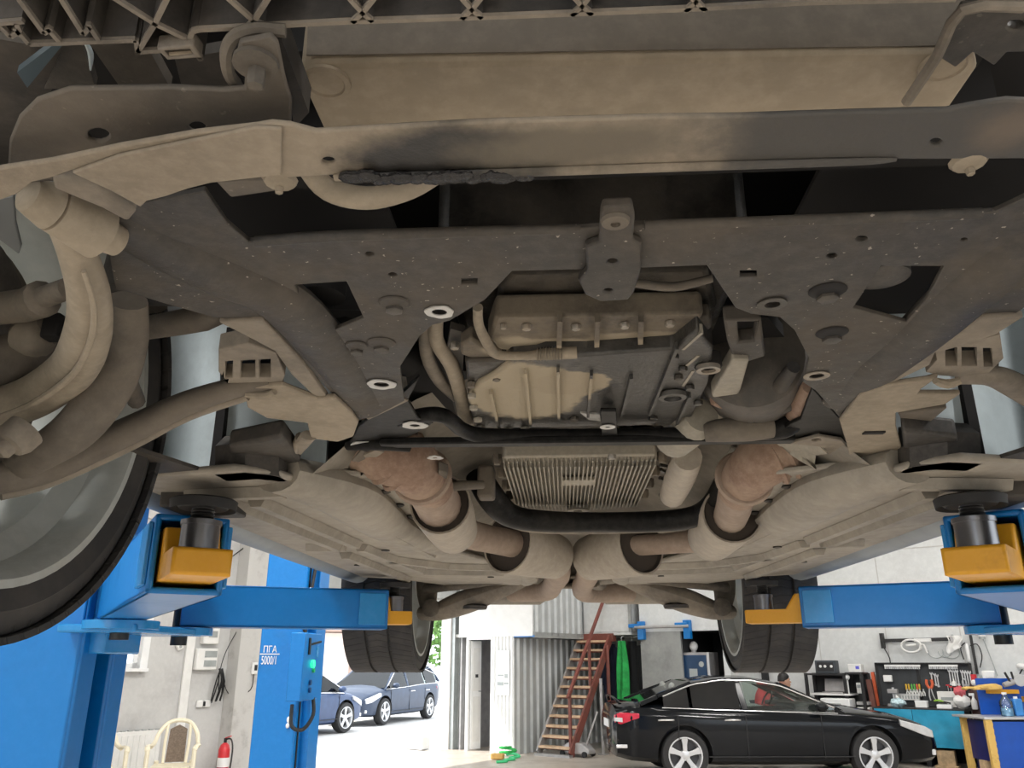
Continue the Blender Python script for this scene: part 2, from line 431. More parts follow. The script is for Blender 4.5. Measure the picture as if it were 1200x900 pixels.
# ---- ribbed plastic panel at the top edge
shield = cp('ribbed_undertray', MB().plate(PL([(-60, 60), (20, 30), (32, 46), (160, 41), (178, 55), (222, 40), (226, 33), (400, 22), (800, 10), (945, 0), (1120, -6), (1260, -8), (1260, -150), (-60, -150)], .372), (0, 0, .012)), 'plastic')
def rib(pts, h=.345, w=.0035, d=.03):
    mb = MB()
    q = PL(pts, h)
    for a, b in zip(q[:-1], q[1:]): mb.bar(a + Vector((0, 0, d / 2)), b + Vector((0, 0, d / 2)), w, d)
    cp('rib', mb, 'plastic', shield)
    me_ = MB()
    for a, b in zip(q[:-1], q[1:]): me_.bar(a - Vector((0, 0, .001)), b - Vector((0, 0, .001)), w * .8, .003)
    return cp('rib_lit_edge', me_, 'rib', shield)  # lit lower edge of the rib, put into a paler strip
for pts in ([(-20, 26), (28, 22)], [(0, 27), (13, 40), (24, 33), (20, 24)], [(20, -8), (52, 36), (60, 30)], [(70, -8), (98, 37), (106, 28)], [(18, 30), (35, 49), (160, 44)],
            [(56, 30), (70, 46)], [(104, 25), (116, 44)],
            [(160, 44), (162, 58), (182, 25)], [(130, -8), (182, 25)], [(200, -12), (182, 25)], [(182, 25), (224, 45)], [(163, 58), (226, 54)], [(226, 54), (236, 68)],
            [(222, 44), (226, 34), (234, 32)], [(224, 43), (236, 66)],
            [(234, 32), (400, 23), (600, 16), (800, 8), (945, 0), (1120, -4)],
            [(262, -10), (298, 22)], [(318, -10), (298, 22), (290, 29)], [(298, 22), (312, 28)]):
    rib(pts)
for x, y in ((425, 12), (553, 8), (682, 4), (815, -1)):
    rib([(x - 18, y - 20), (x, y), (x - 12, y + 11)]); rib([(x + 16, y - 20), (x, y), (x + 12, y + 10)])
tab = cp('clip_tab', MB().plate(PL([(183, 57), (226, 53), (237, 68), (196, 71)], .338), (0, 0, .01), [PL([(192, 60), (222, 58), (227, 65), (198, 68)], .338)]), 'rib', shield, bevel=.001)
cp('clip', tubep([(196, 64, .341, 3.2), (210, 63, .341, 3.6), (226, 62, .341, 3.2)], 8, 2), 'beige', tab)

# ---- radiator tank: bottom face, front face and rounded ends
r0, r1 = P(345, 76, .37), P(1156, 63, .37)
def tank_ring(x, y0, y1):
    z = 1.97; return [(x, y0, z + .055), (x, y0, z + .003), (x, y0 + .003, z), (x, y1 - .03, z), (x, y1, z + .02), (x, y1, z + .055)]
yl, yr = r0.y, r1.y
xs = [r0.x + (r1.x - r0.x) * t for t in (0, .012, .03, .5, .97, .988, 1)]
sh = [.012, .003, 0, 0, 0, .003, .012]
rings = []
for i, (x, d) in enumerate(zip(xs, sh)):
    yy = yl + (yr - yl) * (x - r0.x) / (r1.x - r0.x)
    rings.append([Vector(p) for p in tank_ring(x, yy + d, yy + .13 - d)])
tank = cp('radiator_tank', MB().loft(rings), 'box', bevel=.003)
for x, y in ((382, 97), (1108, 77)):
    c = P(x, y, .369); cp('tank_boss', MB().lathe([(.017, 0), (.0165, .002), (.013, .0025), (.012, .0012), (.004, .001)], c + Vector((0, 0, .001)), (0, 0, -1), 20), 'box', tank)
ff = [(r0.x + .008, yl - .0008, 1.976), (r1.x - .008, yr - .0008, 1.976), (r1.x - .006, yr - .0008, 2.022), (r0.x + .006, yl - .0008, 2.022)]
cp('tank_front_shade', MB().plate(ff, (0, -.001, 0)), dirty('shaded_tank_brown', (0.13, 0.112, 0.092), (0.17, 0.146, 0.118), .35, .7, 6, .85, .95, bump=.1), tank)  # added plate; the front face's shade is put into its darker brown
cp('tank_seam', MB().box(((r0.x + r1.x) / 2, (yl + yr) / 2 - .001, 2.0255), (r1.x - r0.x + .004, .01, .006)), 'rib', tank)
cp('radiator_core', MB().box((0, .49, 2.15), (.56, .05, .25)), 'void')
cp('cooling_fan_shroud', MB().box((0, .545, 2.15), (.60, .03, .36)), 'void')

# ---- lower front crossmember
upper = [(-40, 208), (0, 198), (60, 189), (140, 172), (230, 156), (300, 148), (318, 145), (340, 147), (370, 155), (560, 144), (780, 138), (870, 137), (960, 134), (1060, 131), (1110, 130), (1140, 124), (1180, 118), (1260, 122)]
lower = [(1260, 186), (1100, 187), (1050, 187), (870, 190), (700, 196), (620, 199), (400, 205), (330, 209), (300, 207), (250, 214), (224, 220), (150, 222), (100, 203), (85, 200), (60, 209), (38, 214), (20, 228), (0, 235), (-40, 262)]
front_bar = cp('front_crossmember', MB().plate(PL(upper + lower, .30), (0, 0, .004), [ell(385, 189, 8, 4.5, .30), ell(1097, 167, 7, 4.5, .30)]), 'bar', bevel=.0015, seg=2)
cp('gusset', MB().plate(PL([(84, 203), (140, 183), (300, 150), (330, 152), (330, 205), (250, 214), (222, 221), (196, 230), (172, 236), (165, 243), (130, 224)], .297), (0, 0, .003)), 'bar', front_bar, bevel=.001)
cp('flange', tubep([(392, 208, .299, 5), (420, 207, .299, 6), (620, 201, .299, 7), (800, 195, .299, 7), (1000, 189, .299, 6), (1050, 187, .2995, 3)], 10, 4, .8), 'bar', front_bar)
mb = MB()
random.seed(3)
for i in range(30):
    x = 408 + i * 7.3; c = P(x, 209 - (x - 408) * .012 + random.uniform(-3, 2), .2975)
    r = random.uniform(.0035, .0055) * (1 if i < 26 else .6)
    mb.sphere(c, (r * 1.5, r * 1.1, r * .8), 8, 5)
cp('oil_sludge', mb, flatm('wet_oil_sludge', (0.012, 0.011, 0.011), 0.18, 0, .5, 60, .6), front_bar, label='glossy black oil sludge along the lower lip', kind='stuff')
for x, y, r in ((328, 212, 13), (1135, 190, 13)):
    mb = hexbolt(MB(), x, y + 2, .303, r * .4, .008); c = P(x, y - 2, .303); mb.lathe([(.012, 0), (.010, .003), (.005, .004)], c, (0, 0, -1), 12); cp('bolt', mb, 'beige', front_bar)
# dark mounting plate above it, with its upright and bolt
pl = cp('mounting_plate', MB().plate(PL([(8, 215), (11, 165), (22, 138), (42, 118), (80, 105), (200, 103), (262, 106), (286, 104), (287, 88), (277, 66), (280, 50), (318, 43), (326, 52), (334, 92), (342, 118), (341, 160), (300, 175), (140, 210)], .325), (0, 0, .004),
        [ell(115, 159, 13, 8, .325), ell(231, 150, 10, 6.5, .325)]), 'dark', bevel=.0015, seg=2)
mb = hexbolt(MB(), 302, 78, .325, 11, .014); mb.lathe([(.013, 0), (.013, .003)], P(300, 72, .325), (0, 0, -1), 14); cp('bolt', mb, 'armdark', pl)
cp('bracket_flange', MB().tube([P(278, 100, .335), P(268, 85, .335), P(266, 60, .335), P(276, 42, .338), P(300, 34, .34), P(335, 36, .34)], .004, 8, 4), 'armdark', pl)
cp('upright', MB().plate(PL([(318, 42), (330, 46), (362, 132), (345, 150), (336, 100)], .34), (0, 0, .02)), 'plastic', pl)
cp('side_bracket', MB().plate(PL([(1098, 66), (1128, 12), (1260, 6), (1260, 60), (1180, 62), (1165, 78), (1140, 62), (1120, 80)], .36), (0, 0, .008), [ell(1191, 30, 10, 6, .36)]), 'dark', bevel=.002)
cp('side_bracket_flange', MB().tube([P(1062, 120, .355), P(1098, 66, .358), P(1128, 12, .358), P(1200, 8, .358)], .0035, 8, 3), 'arm')
# hoses looping below the bar
cp('lower_hose', tubep([(360, 195, .33, 13), (385, 222, .325, 14), (430, 232, .322, 14), (480, 222, .33, 12), (520, 200, .35, 10)], 12, 5), 'beige')
cp('cooler_tab', MB().plate(PL([(252, 213), (330, 210), (338, 222), (270, 232)], .325), (0, 0, .01)), 'dark', bevel=.002)

# ---- front left fender area: liner panels and headlamp corner
cp('fender_liner', MB().plate([P(-90, 30, .40), P(34, 52, .40), P(90, 50, .40), P(10, 200, .42), P(-90, 260, .42)], (0, 0, .01)), 'plastic')
cp('fender_edge', MB().plate([P(32, 103, .38), P(74, 52, .385), P(66, 50, .385), P(20, 85, .38)], (0, 0, .006)), flatm('blue_grey_edge', (0.07, 0.10, 0.12), .45))
cp('splash_panel', MB().plate([P(52, 104, .40), P(76, 52, .40), P(96, 52, .40), P(112, 104, .40)], (0, 0, .01)), 'dark')
cp('light_edge', MB().tube([P(98, 46, .385), P(106, 62, .385), P(106, 82, .385)], [.001, .002, .0006], 8, 4), 'liner')
cp('brace_panel', MB().plate([P(104, 50, .37), P(170, 50, .37), P(200, 104, .37), P(142, 104, .37)], (0, 0, .01)), 'dark')
cp('brace_panel', MB().plate([P(205, 70, .42), P(262, 60, .42), P(270, 110, .42), P(215, 110, .42)], (0, 0, .01)), 'plastic')
cp('horn_bracket', MB().plate([P(-30, 240, .36), P(16, 230, .36), P(18, 262, .36), P(25, 290, .36), P(22, 298, .36), P(0, 282, .36), P(-30, 285, .36)], (0, 0, .005)), flatm('grey_tab', (.14, .15, .155), .6), bevel=.001)

# ---- front subframe
H = .33
sub_out = [(88, 208), (165, 238), (240, 224), (266, 262), (292, 284), (400, 277), (540, 272), (680, 268), (755, 264), (900, 259), (1000, 256), (1100, 253), (1165, 249), (1260, 205),
           (1260, 320), (1187, 370), (1100, 402), (1042, 440), (1020, 462), (985, 490), (956, 458), (941, 448), (948, 420), (931, 387), (914, 372), (880, 368), (862, 361), (828, 311),
           (756, 314), (600, 318), (568, 352), (527, 376), (507, 381), (492, 394), (469, 430), (472, 455), (474, 470), (438, 489), (420, 492), (380, 452), (345, 411), (300, 379), (250, 372), (190, 355), (135, 338), (128, 300), (148, 282)]
holes = [PL([(345, 334), (406, 330), (426, 373), (372, 395)], H), PL([(1032, 312), (1106, 312), (1086, 350), (1062, 378), (1000, 361)], H)]
for x, y, rx, ry in ((515, 365, 9.5, 4.6), (447, 450, 9, 4), (905, 356, 9, 4), (957, 440, 9, 3.6), (433, 298, 5, 3), (1010, 280, 7, 3.5), (1130, 281, 4, 2), (460, 322, 5, 2.5), (271, 345, 10, 4.5), (1179, 321, 11, 4.5), (975, 300, 6, 3.5)):
    holes.append(ell(x, y, rx, ry, H))
for x, y, w, d in ((550, 330, 9.5, 3.6), (877, 321, 10, 3.6)):
    holes.append(PL([(x - w, y - d), (x + w, y - d), (x + w, y + d), (x - w, y + d)], H))
subf = cp('front_subframe', MB().plate(PL(sub_out, H), (0, 0, .005), holes), 'steel', bevel=.0015)
def rail(pts, name='side_rail'):
    return cp(name, tubep([(x, y, h, r) for x, y, h, r in pts], 16, 5, .5), 'steel', subf)
rail([(100, 232, .338, 30), (180, 280, .338, 44), (258, 318, .336, 46), (330, 352, .336, 40), (385, 410, .337, 33), (428, 470, .340, 26)])
rail([(1262, 245, .338, 40), (1190, 290, .338, 45), (1130, 345, .336, 42), (1075, 395, .336, 36), (1030, 430, .337, 32), (985, 470, .342, 22)])
cp('crossmember_rim', tubep([(300, 283, .330, 7), (410, 276, .329, 7), (680, 268, .329, 6)], 10, 3), 'steel', subf)
cp('crossmember_rim', tubep([(755, 264, .329, 6), (1000, 256, .329, 7), (1150, 250, .330, 7)], 10, 3), 'steel', subf)
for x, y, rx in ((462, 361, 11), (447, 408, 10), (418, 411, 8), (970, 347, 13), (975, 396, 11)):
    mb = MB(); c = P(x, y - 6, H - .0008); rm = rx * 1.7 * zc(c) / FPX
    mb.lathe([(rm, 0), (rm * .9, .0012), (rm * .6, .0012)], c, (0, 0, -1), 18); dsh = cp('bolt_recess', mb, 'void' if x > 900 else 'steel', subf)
    bolt(x, y, H - .001, rx, dsh, mat='dark', t=.0045)
def ring_flat(x, y, r0_, r1_, h, mat, name='bare_ring', n=44, t=.0012, par=None, wob=0):
    c = P(x, y, h); a = r0_ * zc(c) / FPX; b = r1_ * zc(c) / FPX
    ph = random.uniform(0, 6); rr = [b * (1 + wob * .45 * math.sin(3 * 2 * PI * i / n + ph) + wob * .35 * math.sin(7 * 2 * PI * i / n + 2 * ph)) for i in range(n)]
    o = [c + Vector((math.cos(2 * PI * i / n), math.sin(2 * PI * i / n), 0)) * rr[i] for i in range(n)]
    q = [c + Vector((math.cos(2 * PI * i / n), math.sin(2 * PI * i / n), 0)) * a for i in range(n)]
    return cp(name, MB().plate(o, (0, 0, -t), [q]), mat, par)
for x, y, w in ((515, 365, .22), (447, 450, .22)):
    ring_flat(x, y, 9, 17, H - .001, 'washer', par=subf, wob=.09)
ring_flat(905, 356, 9, 17, H - .001, 'dark', par=subf, wob=.05)
ring_flat(957, 440, 8.5, 15, H - .001, 'bolt', par=subf, wob=.03)
# centre tongue
for s in (-1, 1):
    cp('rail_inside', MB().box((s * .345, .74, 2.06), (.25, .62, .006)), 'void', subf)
tong = cp('centre_bracket', MB().plate(PL([(704, 250), (706, 243), (741, 241), (744, 256), (742, 282), (752, 287), (751, 318), (743, 344), (736, 352), (704, 354), (686, 346), (678, 330), (688, 318), (686, 290), (702, 284)], .322), (0, 0, .008),
        [ell(718, 307, 6, 3.4, .322), ell(713, 341, 5, 2.6, .322)]), 'steel', bevel=.002)
cp('tongue_boss', MB().lathe([(.0115, 0), (.0105, .003), (.004, .004), (.0035, .001)], P(721, 258, .322), (0, 0, -1), 18), 'armdark', tong)

# ---- engine underside
cp('engine_block', MB().box((0.0, 1.12, 2.16), (.36, .62, .25)), 'oily', bevel=.015)
cp('timing_cover', MB().plate(PL([(585, 338), (600, 322), (830, 318), (840, 360), (822, 376), (580, 378)], .42), (0, 0, .06)), M['oily'], bevel=.006)
cp('hose', tubep([(745, 332, .40, 5), (790, 336, .395, 5.5), (835, 326, .40, 5)], 10, 4), 'armdark')
step = cp('oil_pan_upper', MB().plate(PL([(580, 372), (825, 368), (816, 392), (800, 400), (640, 402), (612, 412), (584, 410), (572, 396)], .385), (0, 0, .03)), 'step', bevel=.005)
for x, y in ((590, 380), (617, 381), (675, 381), (732, 379), (785, 377)): bolt(x, y, .384, 6 if x > 600 else 4, step, t=.006)
bolt(723, 404, .384, 6, step); bolt(770, 412, .39, 6, step); bolt(719, 428, .392, 6, step); bolt(533, 402, .39, 6, step)
for x in (655, 699, 750): cp('rib', MB().bar(P(x + 1, 372, .381), P(x, 411, .381), .006, .012), 'step', step)
pan = cp('oil_pan', MB().plate(PL([(556, 502), (548, 470), (560, 450), (578, 440), (600, 423), (640, 420), (790, 410), (818, 388), (836, 410), (830, 450), (806, 500), (770, 497), (690, 500), (620, 502)], .365), (0, 0, .05)), 'pan', bevel=.006, seg=3)
for a, b in (((575, 458), (585, 502)), ((616, 434), (622, 497)), ((654, 432), (655, 493)), ((693, 436), (689, 486)), ((740, 440), (728, 486)), ((793, 405), (761, 484)), ((808, 462), (790, 502))):
    cp('rib', MB().bar(P(*a, .362), P(*b, .362), .004, .010), 'pan', pan)
for i, (x, y) in enumerate(((553, 462), (555, 476), (560, 490), (563, 500), (596, 503), (615, 501), (673, 489), (765, 488), (790, 416), (800, 430), (795, 440), (808, 452), (818, 470), (772, 500))):
    bolt(x, y, .364, 5.5, pan, mat='alu' if x < 640 else 'oily', t=.006)
mb = MB(); c = P(788, 462, .363); mb.lathe([(.022, 0), (.020, .006), (.013, .007), (.012, .002)], c, (0, 0, -1), 18); cp('drain_boss', mb, 'pan', pan)
cp('sump_flange', MB().plate(PL([(688, 486), (700, 482), (760, 486), (770, 498), (640, 502), (650, 490)], .372), (0, 0, .02)), 'oily', bevel=.004)
cp('drip_lip', MB().plate(PL([(680, 484), (703, 486), (704, 494), (690, 492)], .362), (0, 0, .004)), 'washer')
cover2 = cp('sensor_cover', MB().plate(PL([(710, 405), (765, 404), (770, 418), (752, 430), (728, 428), (708, 422)], .378), (0, 0, .012)), 'armdark', bevel=.003)
cp('harness_clip', MB().box(P(694, 415, .378), (.03, .012, .012)), 'plastic', bevel=.002)
cp('engine_mount_foot', MB().plate(PL([(540, 405), (552, 397), (575, 412), (590, 418), (582, 424), (560, 424), (540, 416)], .378), (0, 0, .02)), 'step', bevel=.004)
blk = cp('bracket_plate', MB().plate(PL([(545, 424), (600, 422), (600, 440), (585, 453), (548, 452)], .372), (0, 0, .02)), 'oily', bevel=.004)
for x, y in ((552, 448), (582, 440)): bolt(x, y, .371, 5, blk, mat='armdark')
harn = cp('wiring_tube', tubep([(560, 360, .385, 6), (561, 380, .38, 6), (570, 400, .375, 6.5), (582, 415, .372, 6), (610, 417, .371, 5), (640, 415, .371, 7), (676, 413, .372, 7.5)], 10, 5), 'beige')
mb = MB()
for i in range(9):
    c = P(630 + i * 3.5, 415.4 - i * .2, .371); mb.lathe([(.0078, -.0008), (.0095, 0), (.0078, .0008)], c, (1, 0, 0), 12)
cp('corrugated_sleeve', mb, 'arm', harn)
cp('coolant_pipe', tubep([(511, 372, .40, 9), (512, 400, .395, 9), (530, 430, .39, 9), (540, 465, .385, 8.5), (547, 498, .38, 8.5)], 12, 5), 'beige')
cp('coolant_pipe', tubep([(499, 375, .405, 8), (500, 415, .40, 8), (515, 445, .395, 8), (535, 465, .39, 7)], 12, 5), 'arm')
cp('belt_cover', MB().plate(PL([(528, 385), (545, 390), (542, 440), (553, 500), (538, 500), (520, 430)], .395), (0, 0, .01)), 'plastic')
# starter housing, its bracket and bush on the right of the engine
st = cp('starter_motor', MB().lathe([(.035, -.03), (.075, -.02), (.080, .0), (.080, .12), (.06, .15)], P(880, 422, .42), Vector((.25, 1, .1)), 28), 'dark')
cp('hydraulic_bush', MB().lathe([(.016, 0), (.018, .003), (.018, .02)], P(830, 432, .362), (0, 0, 1), 20), 'void')
mb = MB(); c = P(830, 432, .36); mb.lathe([(.0095, .001), (.0095, -.003), (.0155, -.003), (.0155, .003)], c, (0, 0, 1), 20, caps=False); cp('bush_ring', mb, 'bolt')
cp('mount_bracket', MB().plate(PL([(848, 376), (892, 374), (897, 418), (878, 424), (860, 424), (852, 400)], .37), (0, 0, .02), [PL([(864, 378), (888, 378), (884, 400), (866, 402)], .37)]), 'steel', bevel=.003)
cp('mount_strut', MB().plate(PL([(858, 422), (878, 423), (868, 458), (866, 462), (835, 466), (834, 462)], .362), (0, 0, .02)), 'alu', bevel=.003)
cp('cast_lug', MB().plate(PL([(806, 374), (832, 372), (835, 384), (815, 400), (806, 392)], .385), (0, 0, .02)), 'oily', bevel=.004)
for a, b in (((800, 405), (822, 385)), ((803, 425), (818, 412)), ((800, 448), (812, 430))):
    cp('casting_edge', MB().bar(P(*a, .37), P(*b, .37), .004, .012), 'alu', pan)
cp('rust_strap', MB().tube([P(835, 468, .37), P(850, 472, .37), P(875, 466, .372), P(890, 452, .378)], .005, 8, 4, 2.0), 'rust')
cp('cat_side', MB().lathe([(.028, 0), (.036, .02), (.036, .12)], P(822, 486, .37), (-.25, 1, -.05), 20), 'alu')
cp('steering_hose', tubep([(930, 430, .38, 8), (905, 465, .365, 10), (884, 482, .36, 9), (890, 488, .36, 8), (935, 470, .37, 8)], 12, 5), 'plastic')
cp('steering_shaft', tubep([(950, 452, .365, 10), (940, 470, .365, 11), (932, 486, .365, 12), (925, 494, .37, 8)], 12, 3), 'rust')
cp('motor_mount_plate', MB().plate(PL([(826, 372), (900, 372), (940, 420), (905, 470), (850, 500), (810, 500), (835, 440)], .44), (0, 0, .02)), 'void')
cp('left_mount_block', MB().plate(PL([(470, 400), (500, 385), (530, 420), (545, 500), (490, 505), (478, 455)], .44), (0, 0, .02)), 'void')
cp('idler_bush', MB().lathe([(.012, 0), (.026, .004), (.028, .03)], P(1034, 330, .345), (0, 0, 1), 22), 'dark')
cp('idler_bush', MB().lathe([(.012, 0), (.026, .004), (.028, .03)], P(375, 352, .36), (0, 0, 1), 22), 'void')

# ---- rear brace of the subframe: two bars, end plates
brace = cp('brace_bar', MB().bar(P(446, 519, .338), P(930, 514, .338), .026, .012), 'black', bevel=.003)
cp('brace_curve', tubep([(408, 522, .345, 6), (446, 520, .339, 8), (480, 524, .338, 6)], 10, 3), 'black', brace)
cp('antiroll_bar', tubep([(468, 493, .352, 8), (498, 486, .352, 9), (522, 488, .35, 9), (545, 505, .347, 9), (580, 511, .346, 9), (700, 511, .346, 9), (830, 508, .346, 9), (880, 504, .347, 12), (918, 500, .35, 14), (935, 490, .36, 10)], 14, 5), 'black')
cp('bar_sleeve', tubep([(826, 506, .3455, 12), (850, 504, .3455, 14), (880, 502, .346, 15), (905, 500, .348, 13)], 14, 3), M['armdark'])
e = cp('brace_end_plate', MB().plate(PL([(408, 524), (420, 500), (470, 462), (492, 442), (478, 470), (490, 490), (508, 496), (480, 512), (452, 520), (430, 530)], .343), (0, 0, .006), [ell(430, 522, 7, 2.4, .343, 10)]), 'black', bevel=.0015)
ring_flat(430, 522, 7, 19, .342, 'washer', par=e, wob=.1)
ring_flat(486, 498, 6, 15, .342, 'washer', par=e, wob=.12)
cp('slot_strip', MB().plate(PL([(424, 486), (470, 466), (478, 470), (432, 492)], .341), (0, 0, .003), [PL([(438, 484), (462, 472), (465, 474), (442, 486)], .341)]), 'arm', e)
e2 = cp('brace_end_plate', MB().plate(PL([(905, 512), (925, 498), (938, 492), (952, 455), (984, 490), (995, 522), (970, 530), (940, 518)], .343), (0, 0, .006)), 'black', bevel=.0015)
cp('brace_foot', MB().plate(PL([(925, 520), (960, 512), (986, 516), (1018, 552), (1004, 558), (985, 545), (962, 524)], .335), (0, 0, .006), [ell(957, 516, 6, 2, .335, 10)]), 'arm', e2, bevel=.0015)
cb = cp('bar_clamp', MB().plate(PL([(704, 482), (722, 482), (724, 522), (706, 523)], .342), (0, 0, .006)), 'black', bevel=.002)
ring_flat(712, 500, 3, 9, .341, 'washer', par=cb)
bolt(713, 516, .341, 5, cb, mat='rust'); bolt(717, 533, .338, 5, brace); ring_flat(510, 536, 3, 9, .336, 'washer', par=brace, wob=.2)
cp('foot_strip', MB().plate(PL([(360, 548), (400, 545), (440, 528), (450, 530), (412, 556), (366, 560)], .34), (0, 0, .006)), 'arm', bevel=.001)

# ---- gearbox sump with cooling fins
gx = [P(583, 536, .362).x, P(776, 536, .362).x]; gy = (1.50, 2.02)
sump = cp('gearbox_sump', MB().loft([[Vector((x, y, z)) for x, z in ((gx[0] + d, 2.02), (gx[0] + d, 1.972), (gx[1] - d, 1.972), (gx[1] - d, 2.02))] for y, d in ((gy[0], .01), (gy[0] + .02, .004), (gy[1] - .03, .004), (gy[1], .02))]), 'alu', bevel=.004)
mb = MB(); N = 35
for i in range(N):
    x = gx[0] + .008 + (gx[1] - gx[0] - .016) * i / (N - 1)
    mb.box((x, 1.775 - .03 * abs(i - 17) / 17, 1.966), (.0026, .50 - .06 * abs(i - 17) / 17, .016))
cp('cooling_fins', mb, 'alu', sump, kind='stuff')
mb = MB()
for i in range(N):
    x = gx[0] + .008 + (gx[1] - gx[0] - .016) * i / (N - 1)
    mb.box((x, 1.515, 1.99), (.0026, .012, .05))
cp('front_fins', mb, 'alu', sump, kind='stuff')
cp('fin_rib', MB().box(((gx[0] + gx[1]) / 2, 1.68, 1.963), (.07, .05, .010)), 'alu', sump, bevel=.002)
mb = MB(); c = Vector(((gx[0] + gx[1]) / 2 + .004, 1.985, 1.965)); mb.lathe([(.028, .0), (.026, -.012), (.011, -.012), (.011, -.016)], c, (0, 0, 1), 20); cp('drain_plug', mb, 'alu', sump)
for i in range(4):
    for xx in (gx[0] - .006, gx[1] + .006):
        cp('bolt', MB().lathe([(.010, 0), (.010, .014), (.007, .02)], (xx, 1.53 + .12 * i, 1.985), (0, 0, -1), 6), 'step', sump)
cp('gearbox_case', MB().tube([(0.0, 1.3, 2.17), (0.0, 1.6, 2.15), (0.0, 2.05, 2.13), (0.0, 2.5, 2.1)], [.14, .145, .12, .07], 16, 3), 'oily')
mb = MB()
for i in range(7): mb.tube([P(778 + random.uniform(-6, 10), 545 + i * 5, .37), P(785 + random.uniform(-6, 14), 552 + i * 5, .365), P(776 + random.uniform(-4, 12), 560 + i * 4, .37)], .004, 6, 3)
cp('gear_linkage', mb, 'oily')
xm = cp('gearbox_crossmember', tubep([(560, 556, .40, 16), (578, 586, .352, 18), (600, 605, .322, 16), (640, 611, .316, 15), (700, 612, .314, 14), (770, 611, .316, 15), (815, 605, .322, 15), (838, 588, .345, 15), (850, 560, .39, 12)], 14, 5, .8), 'black')
cp('crossmember_lip', tubep([(590, 612, .309, 3.5), (625, 620, .305, 4.5), (700, 621, .304, 5), (780, 619, .305, 4.5)], 10, 4), 'arm', xm)
cp('vibration_damper', MB().box(P(570, 566, .36), (.035, .05, .07)), 'armdark', bevel=.006)
cp('vent_line', tubep([(490, 584, .325, 5), (512, 578, .325, 6), (530, 570, .33, 6), (566, 568, .34, 5)], 10, 4), 'armdark')
cp('propshaft', MB().tube([(0.0, 2.4, 2.06), (0.0, 3.3, 2.02)], .035, 14, 1), 'armdark')
cp('converter_pipe', tubep([(806, 535, .365, 17), (798, 556, .36, 18), (788, 580, .36, 15)], 14, 3), 'sleeve')

# ---- exhaust: both banks
def cup(c, ax, r0_, r1_, L, mat='sleeve', name='exhaust_shield', mouth=.93):
    """an open-ended sleeve: recess at its front with the shade put into its colour"""
    ax = Vector(ax).normalized(); c = Vector(c)
    o = cp(name, MB().lathe([(r0_ * .90, .03), (r0_ * .93, .002), (r0_, 0), (r0_ * 1.01, .006), ((r0_ + r1_) / 2 * 1.02, L * .5), (r1_, L * .92), (r1_ * .7, L)], c, ax, 28), mat)
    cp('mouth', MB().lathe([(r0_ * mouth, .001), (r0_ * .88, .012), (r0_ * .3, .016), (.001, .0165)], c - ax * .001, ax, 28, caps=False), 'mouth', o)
    return o
def pp(x, y, h): return P(x, y, h)
a = pp(516, 590, .312); b = pp(536, 630, .296)
cp('flex_cone', tubep([(425, 516, .385, 38), (455, 530, .362, 37), (478, 542, .346, 35), (494, 558, .333, 30), (506, 572, .324, 26)], 22, 4), 'rust')
for q, r in ((.1, 38.5), (.4, 38)):
    c0, c1 = pp(455, 530, .362), pp(486, 549, .340); c = c0.lerp(c1, q * 1.4); d = (c1 - c0).normalized(); rm = r * zc(c) / FPX
    cp('weld_ring', MB().lathe([(rm * .97, -.006), (rm * 1.04, 0), (rm * .97, .006)], c, d, 26), 'rust')
c0, c1 = pp(491, 553, .336), pp(500, 566, .328)
cp('clamp_ring', MB().lathe([(.054, -.005), (.058, 0), (.054, .005)], c0.lerp(c1, .4), c1 - c0, 26), 'pipe')
cp('clamp_bolt', MB().plate(PL([(514, 552), (525, 556), (521, 572), (512, 568)], .325), (0, 0, .02)), 'armdark', bevel=.003)
cp('exhaust_pipe', tubep([(500, 566, .328, 27), (510, 584, .316, 27), (524, 608, .304, 26), (545, 624, .30, 18), (575, 632, .297, 16), (615, 640, .292, 16)], 18, 4), 'pipe')
cup(a, b - a, .064, .058, .30)
a = pp(594, 636, .296); b = pp(646, 651, .282)
cup(a, b - a, .080, .062, .24)
cp('exhaust_pipe', tubep([(650, 652, .284, 14), (654, 662, .280, 14), (654, 674, .276, 14), (648, 684, .274, 12), (640, 692, .272, 12), (600, 694, .28, 11)], 14, 4), 'pipe')
# right bank
cp('exhaust_elbow', tubep([(945, 512, .392, 33), (915, 528, .365, 33), (890, 543, .345, 31), (874, 560, .332, 28), (866, 575, .325, 24)], 22, 4), 'rust')
for q, r in ((.1, 34), (.45, 34)):
    c0, c1 = pp(925, 527, .366), pp(885, 545, .342); c = c0.lerp(c1, q); rm = r * zc(c) / FPX
    cp('weld_ring', MB().lathe([(rm * .97, -.006), (rm * 1.05, 0), (rm * .97, .006)], c, c1 - c0, 26), 'rust')
c0, c1 = pp(875, 555, .336), pp(868, 568, .329)
cp('clamp_ring', MB().lathe([(.052, -.005), (.056, 0), (.052, .005)], c0.lerp(c1, .4), c1 - c0, 26), 'pipe')
cp('exhaust_pipe', tubep([(872, 560, .332, 25), (864, 578, .322, 22), (858, 600, .31, 20), (848, 618, .303, 18), (825, 632, .298, 14), (780, 637, .296, 12), (735, 640, .294, 12)], 18, 4), 'pipe')
a = pp(858, 602, .312); b = pp(828, 636, .296)
cup(a, b - a, .066, .060, .30)
a = pp(752, 638, .295); b = pp(700, 652, .282)
cup(a, b - a, .080, .062, .24)
cp('exhaust_pipe', tubep([(692, 655, .284, 14), (690, 664, .280, 14), (688, 676, .276, 13), (682, 688, .274, 12), (690, 694, .272, 12), (740, 694, .28, 11)], 14, 4), 'pipe')
cp('exhaust_hanger', MB().box(P(670, 676, .285), (.16, .03, .012)), 'arm', bevel=.004)
cp('exhaust_hanger', MB().box(P(670, 687, .28), (.20, .02, .012)), 'arm', bevel=.004)

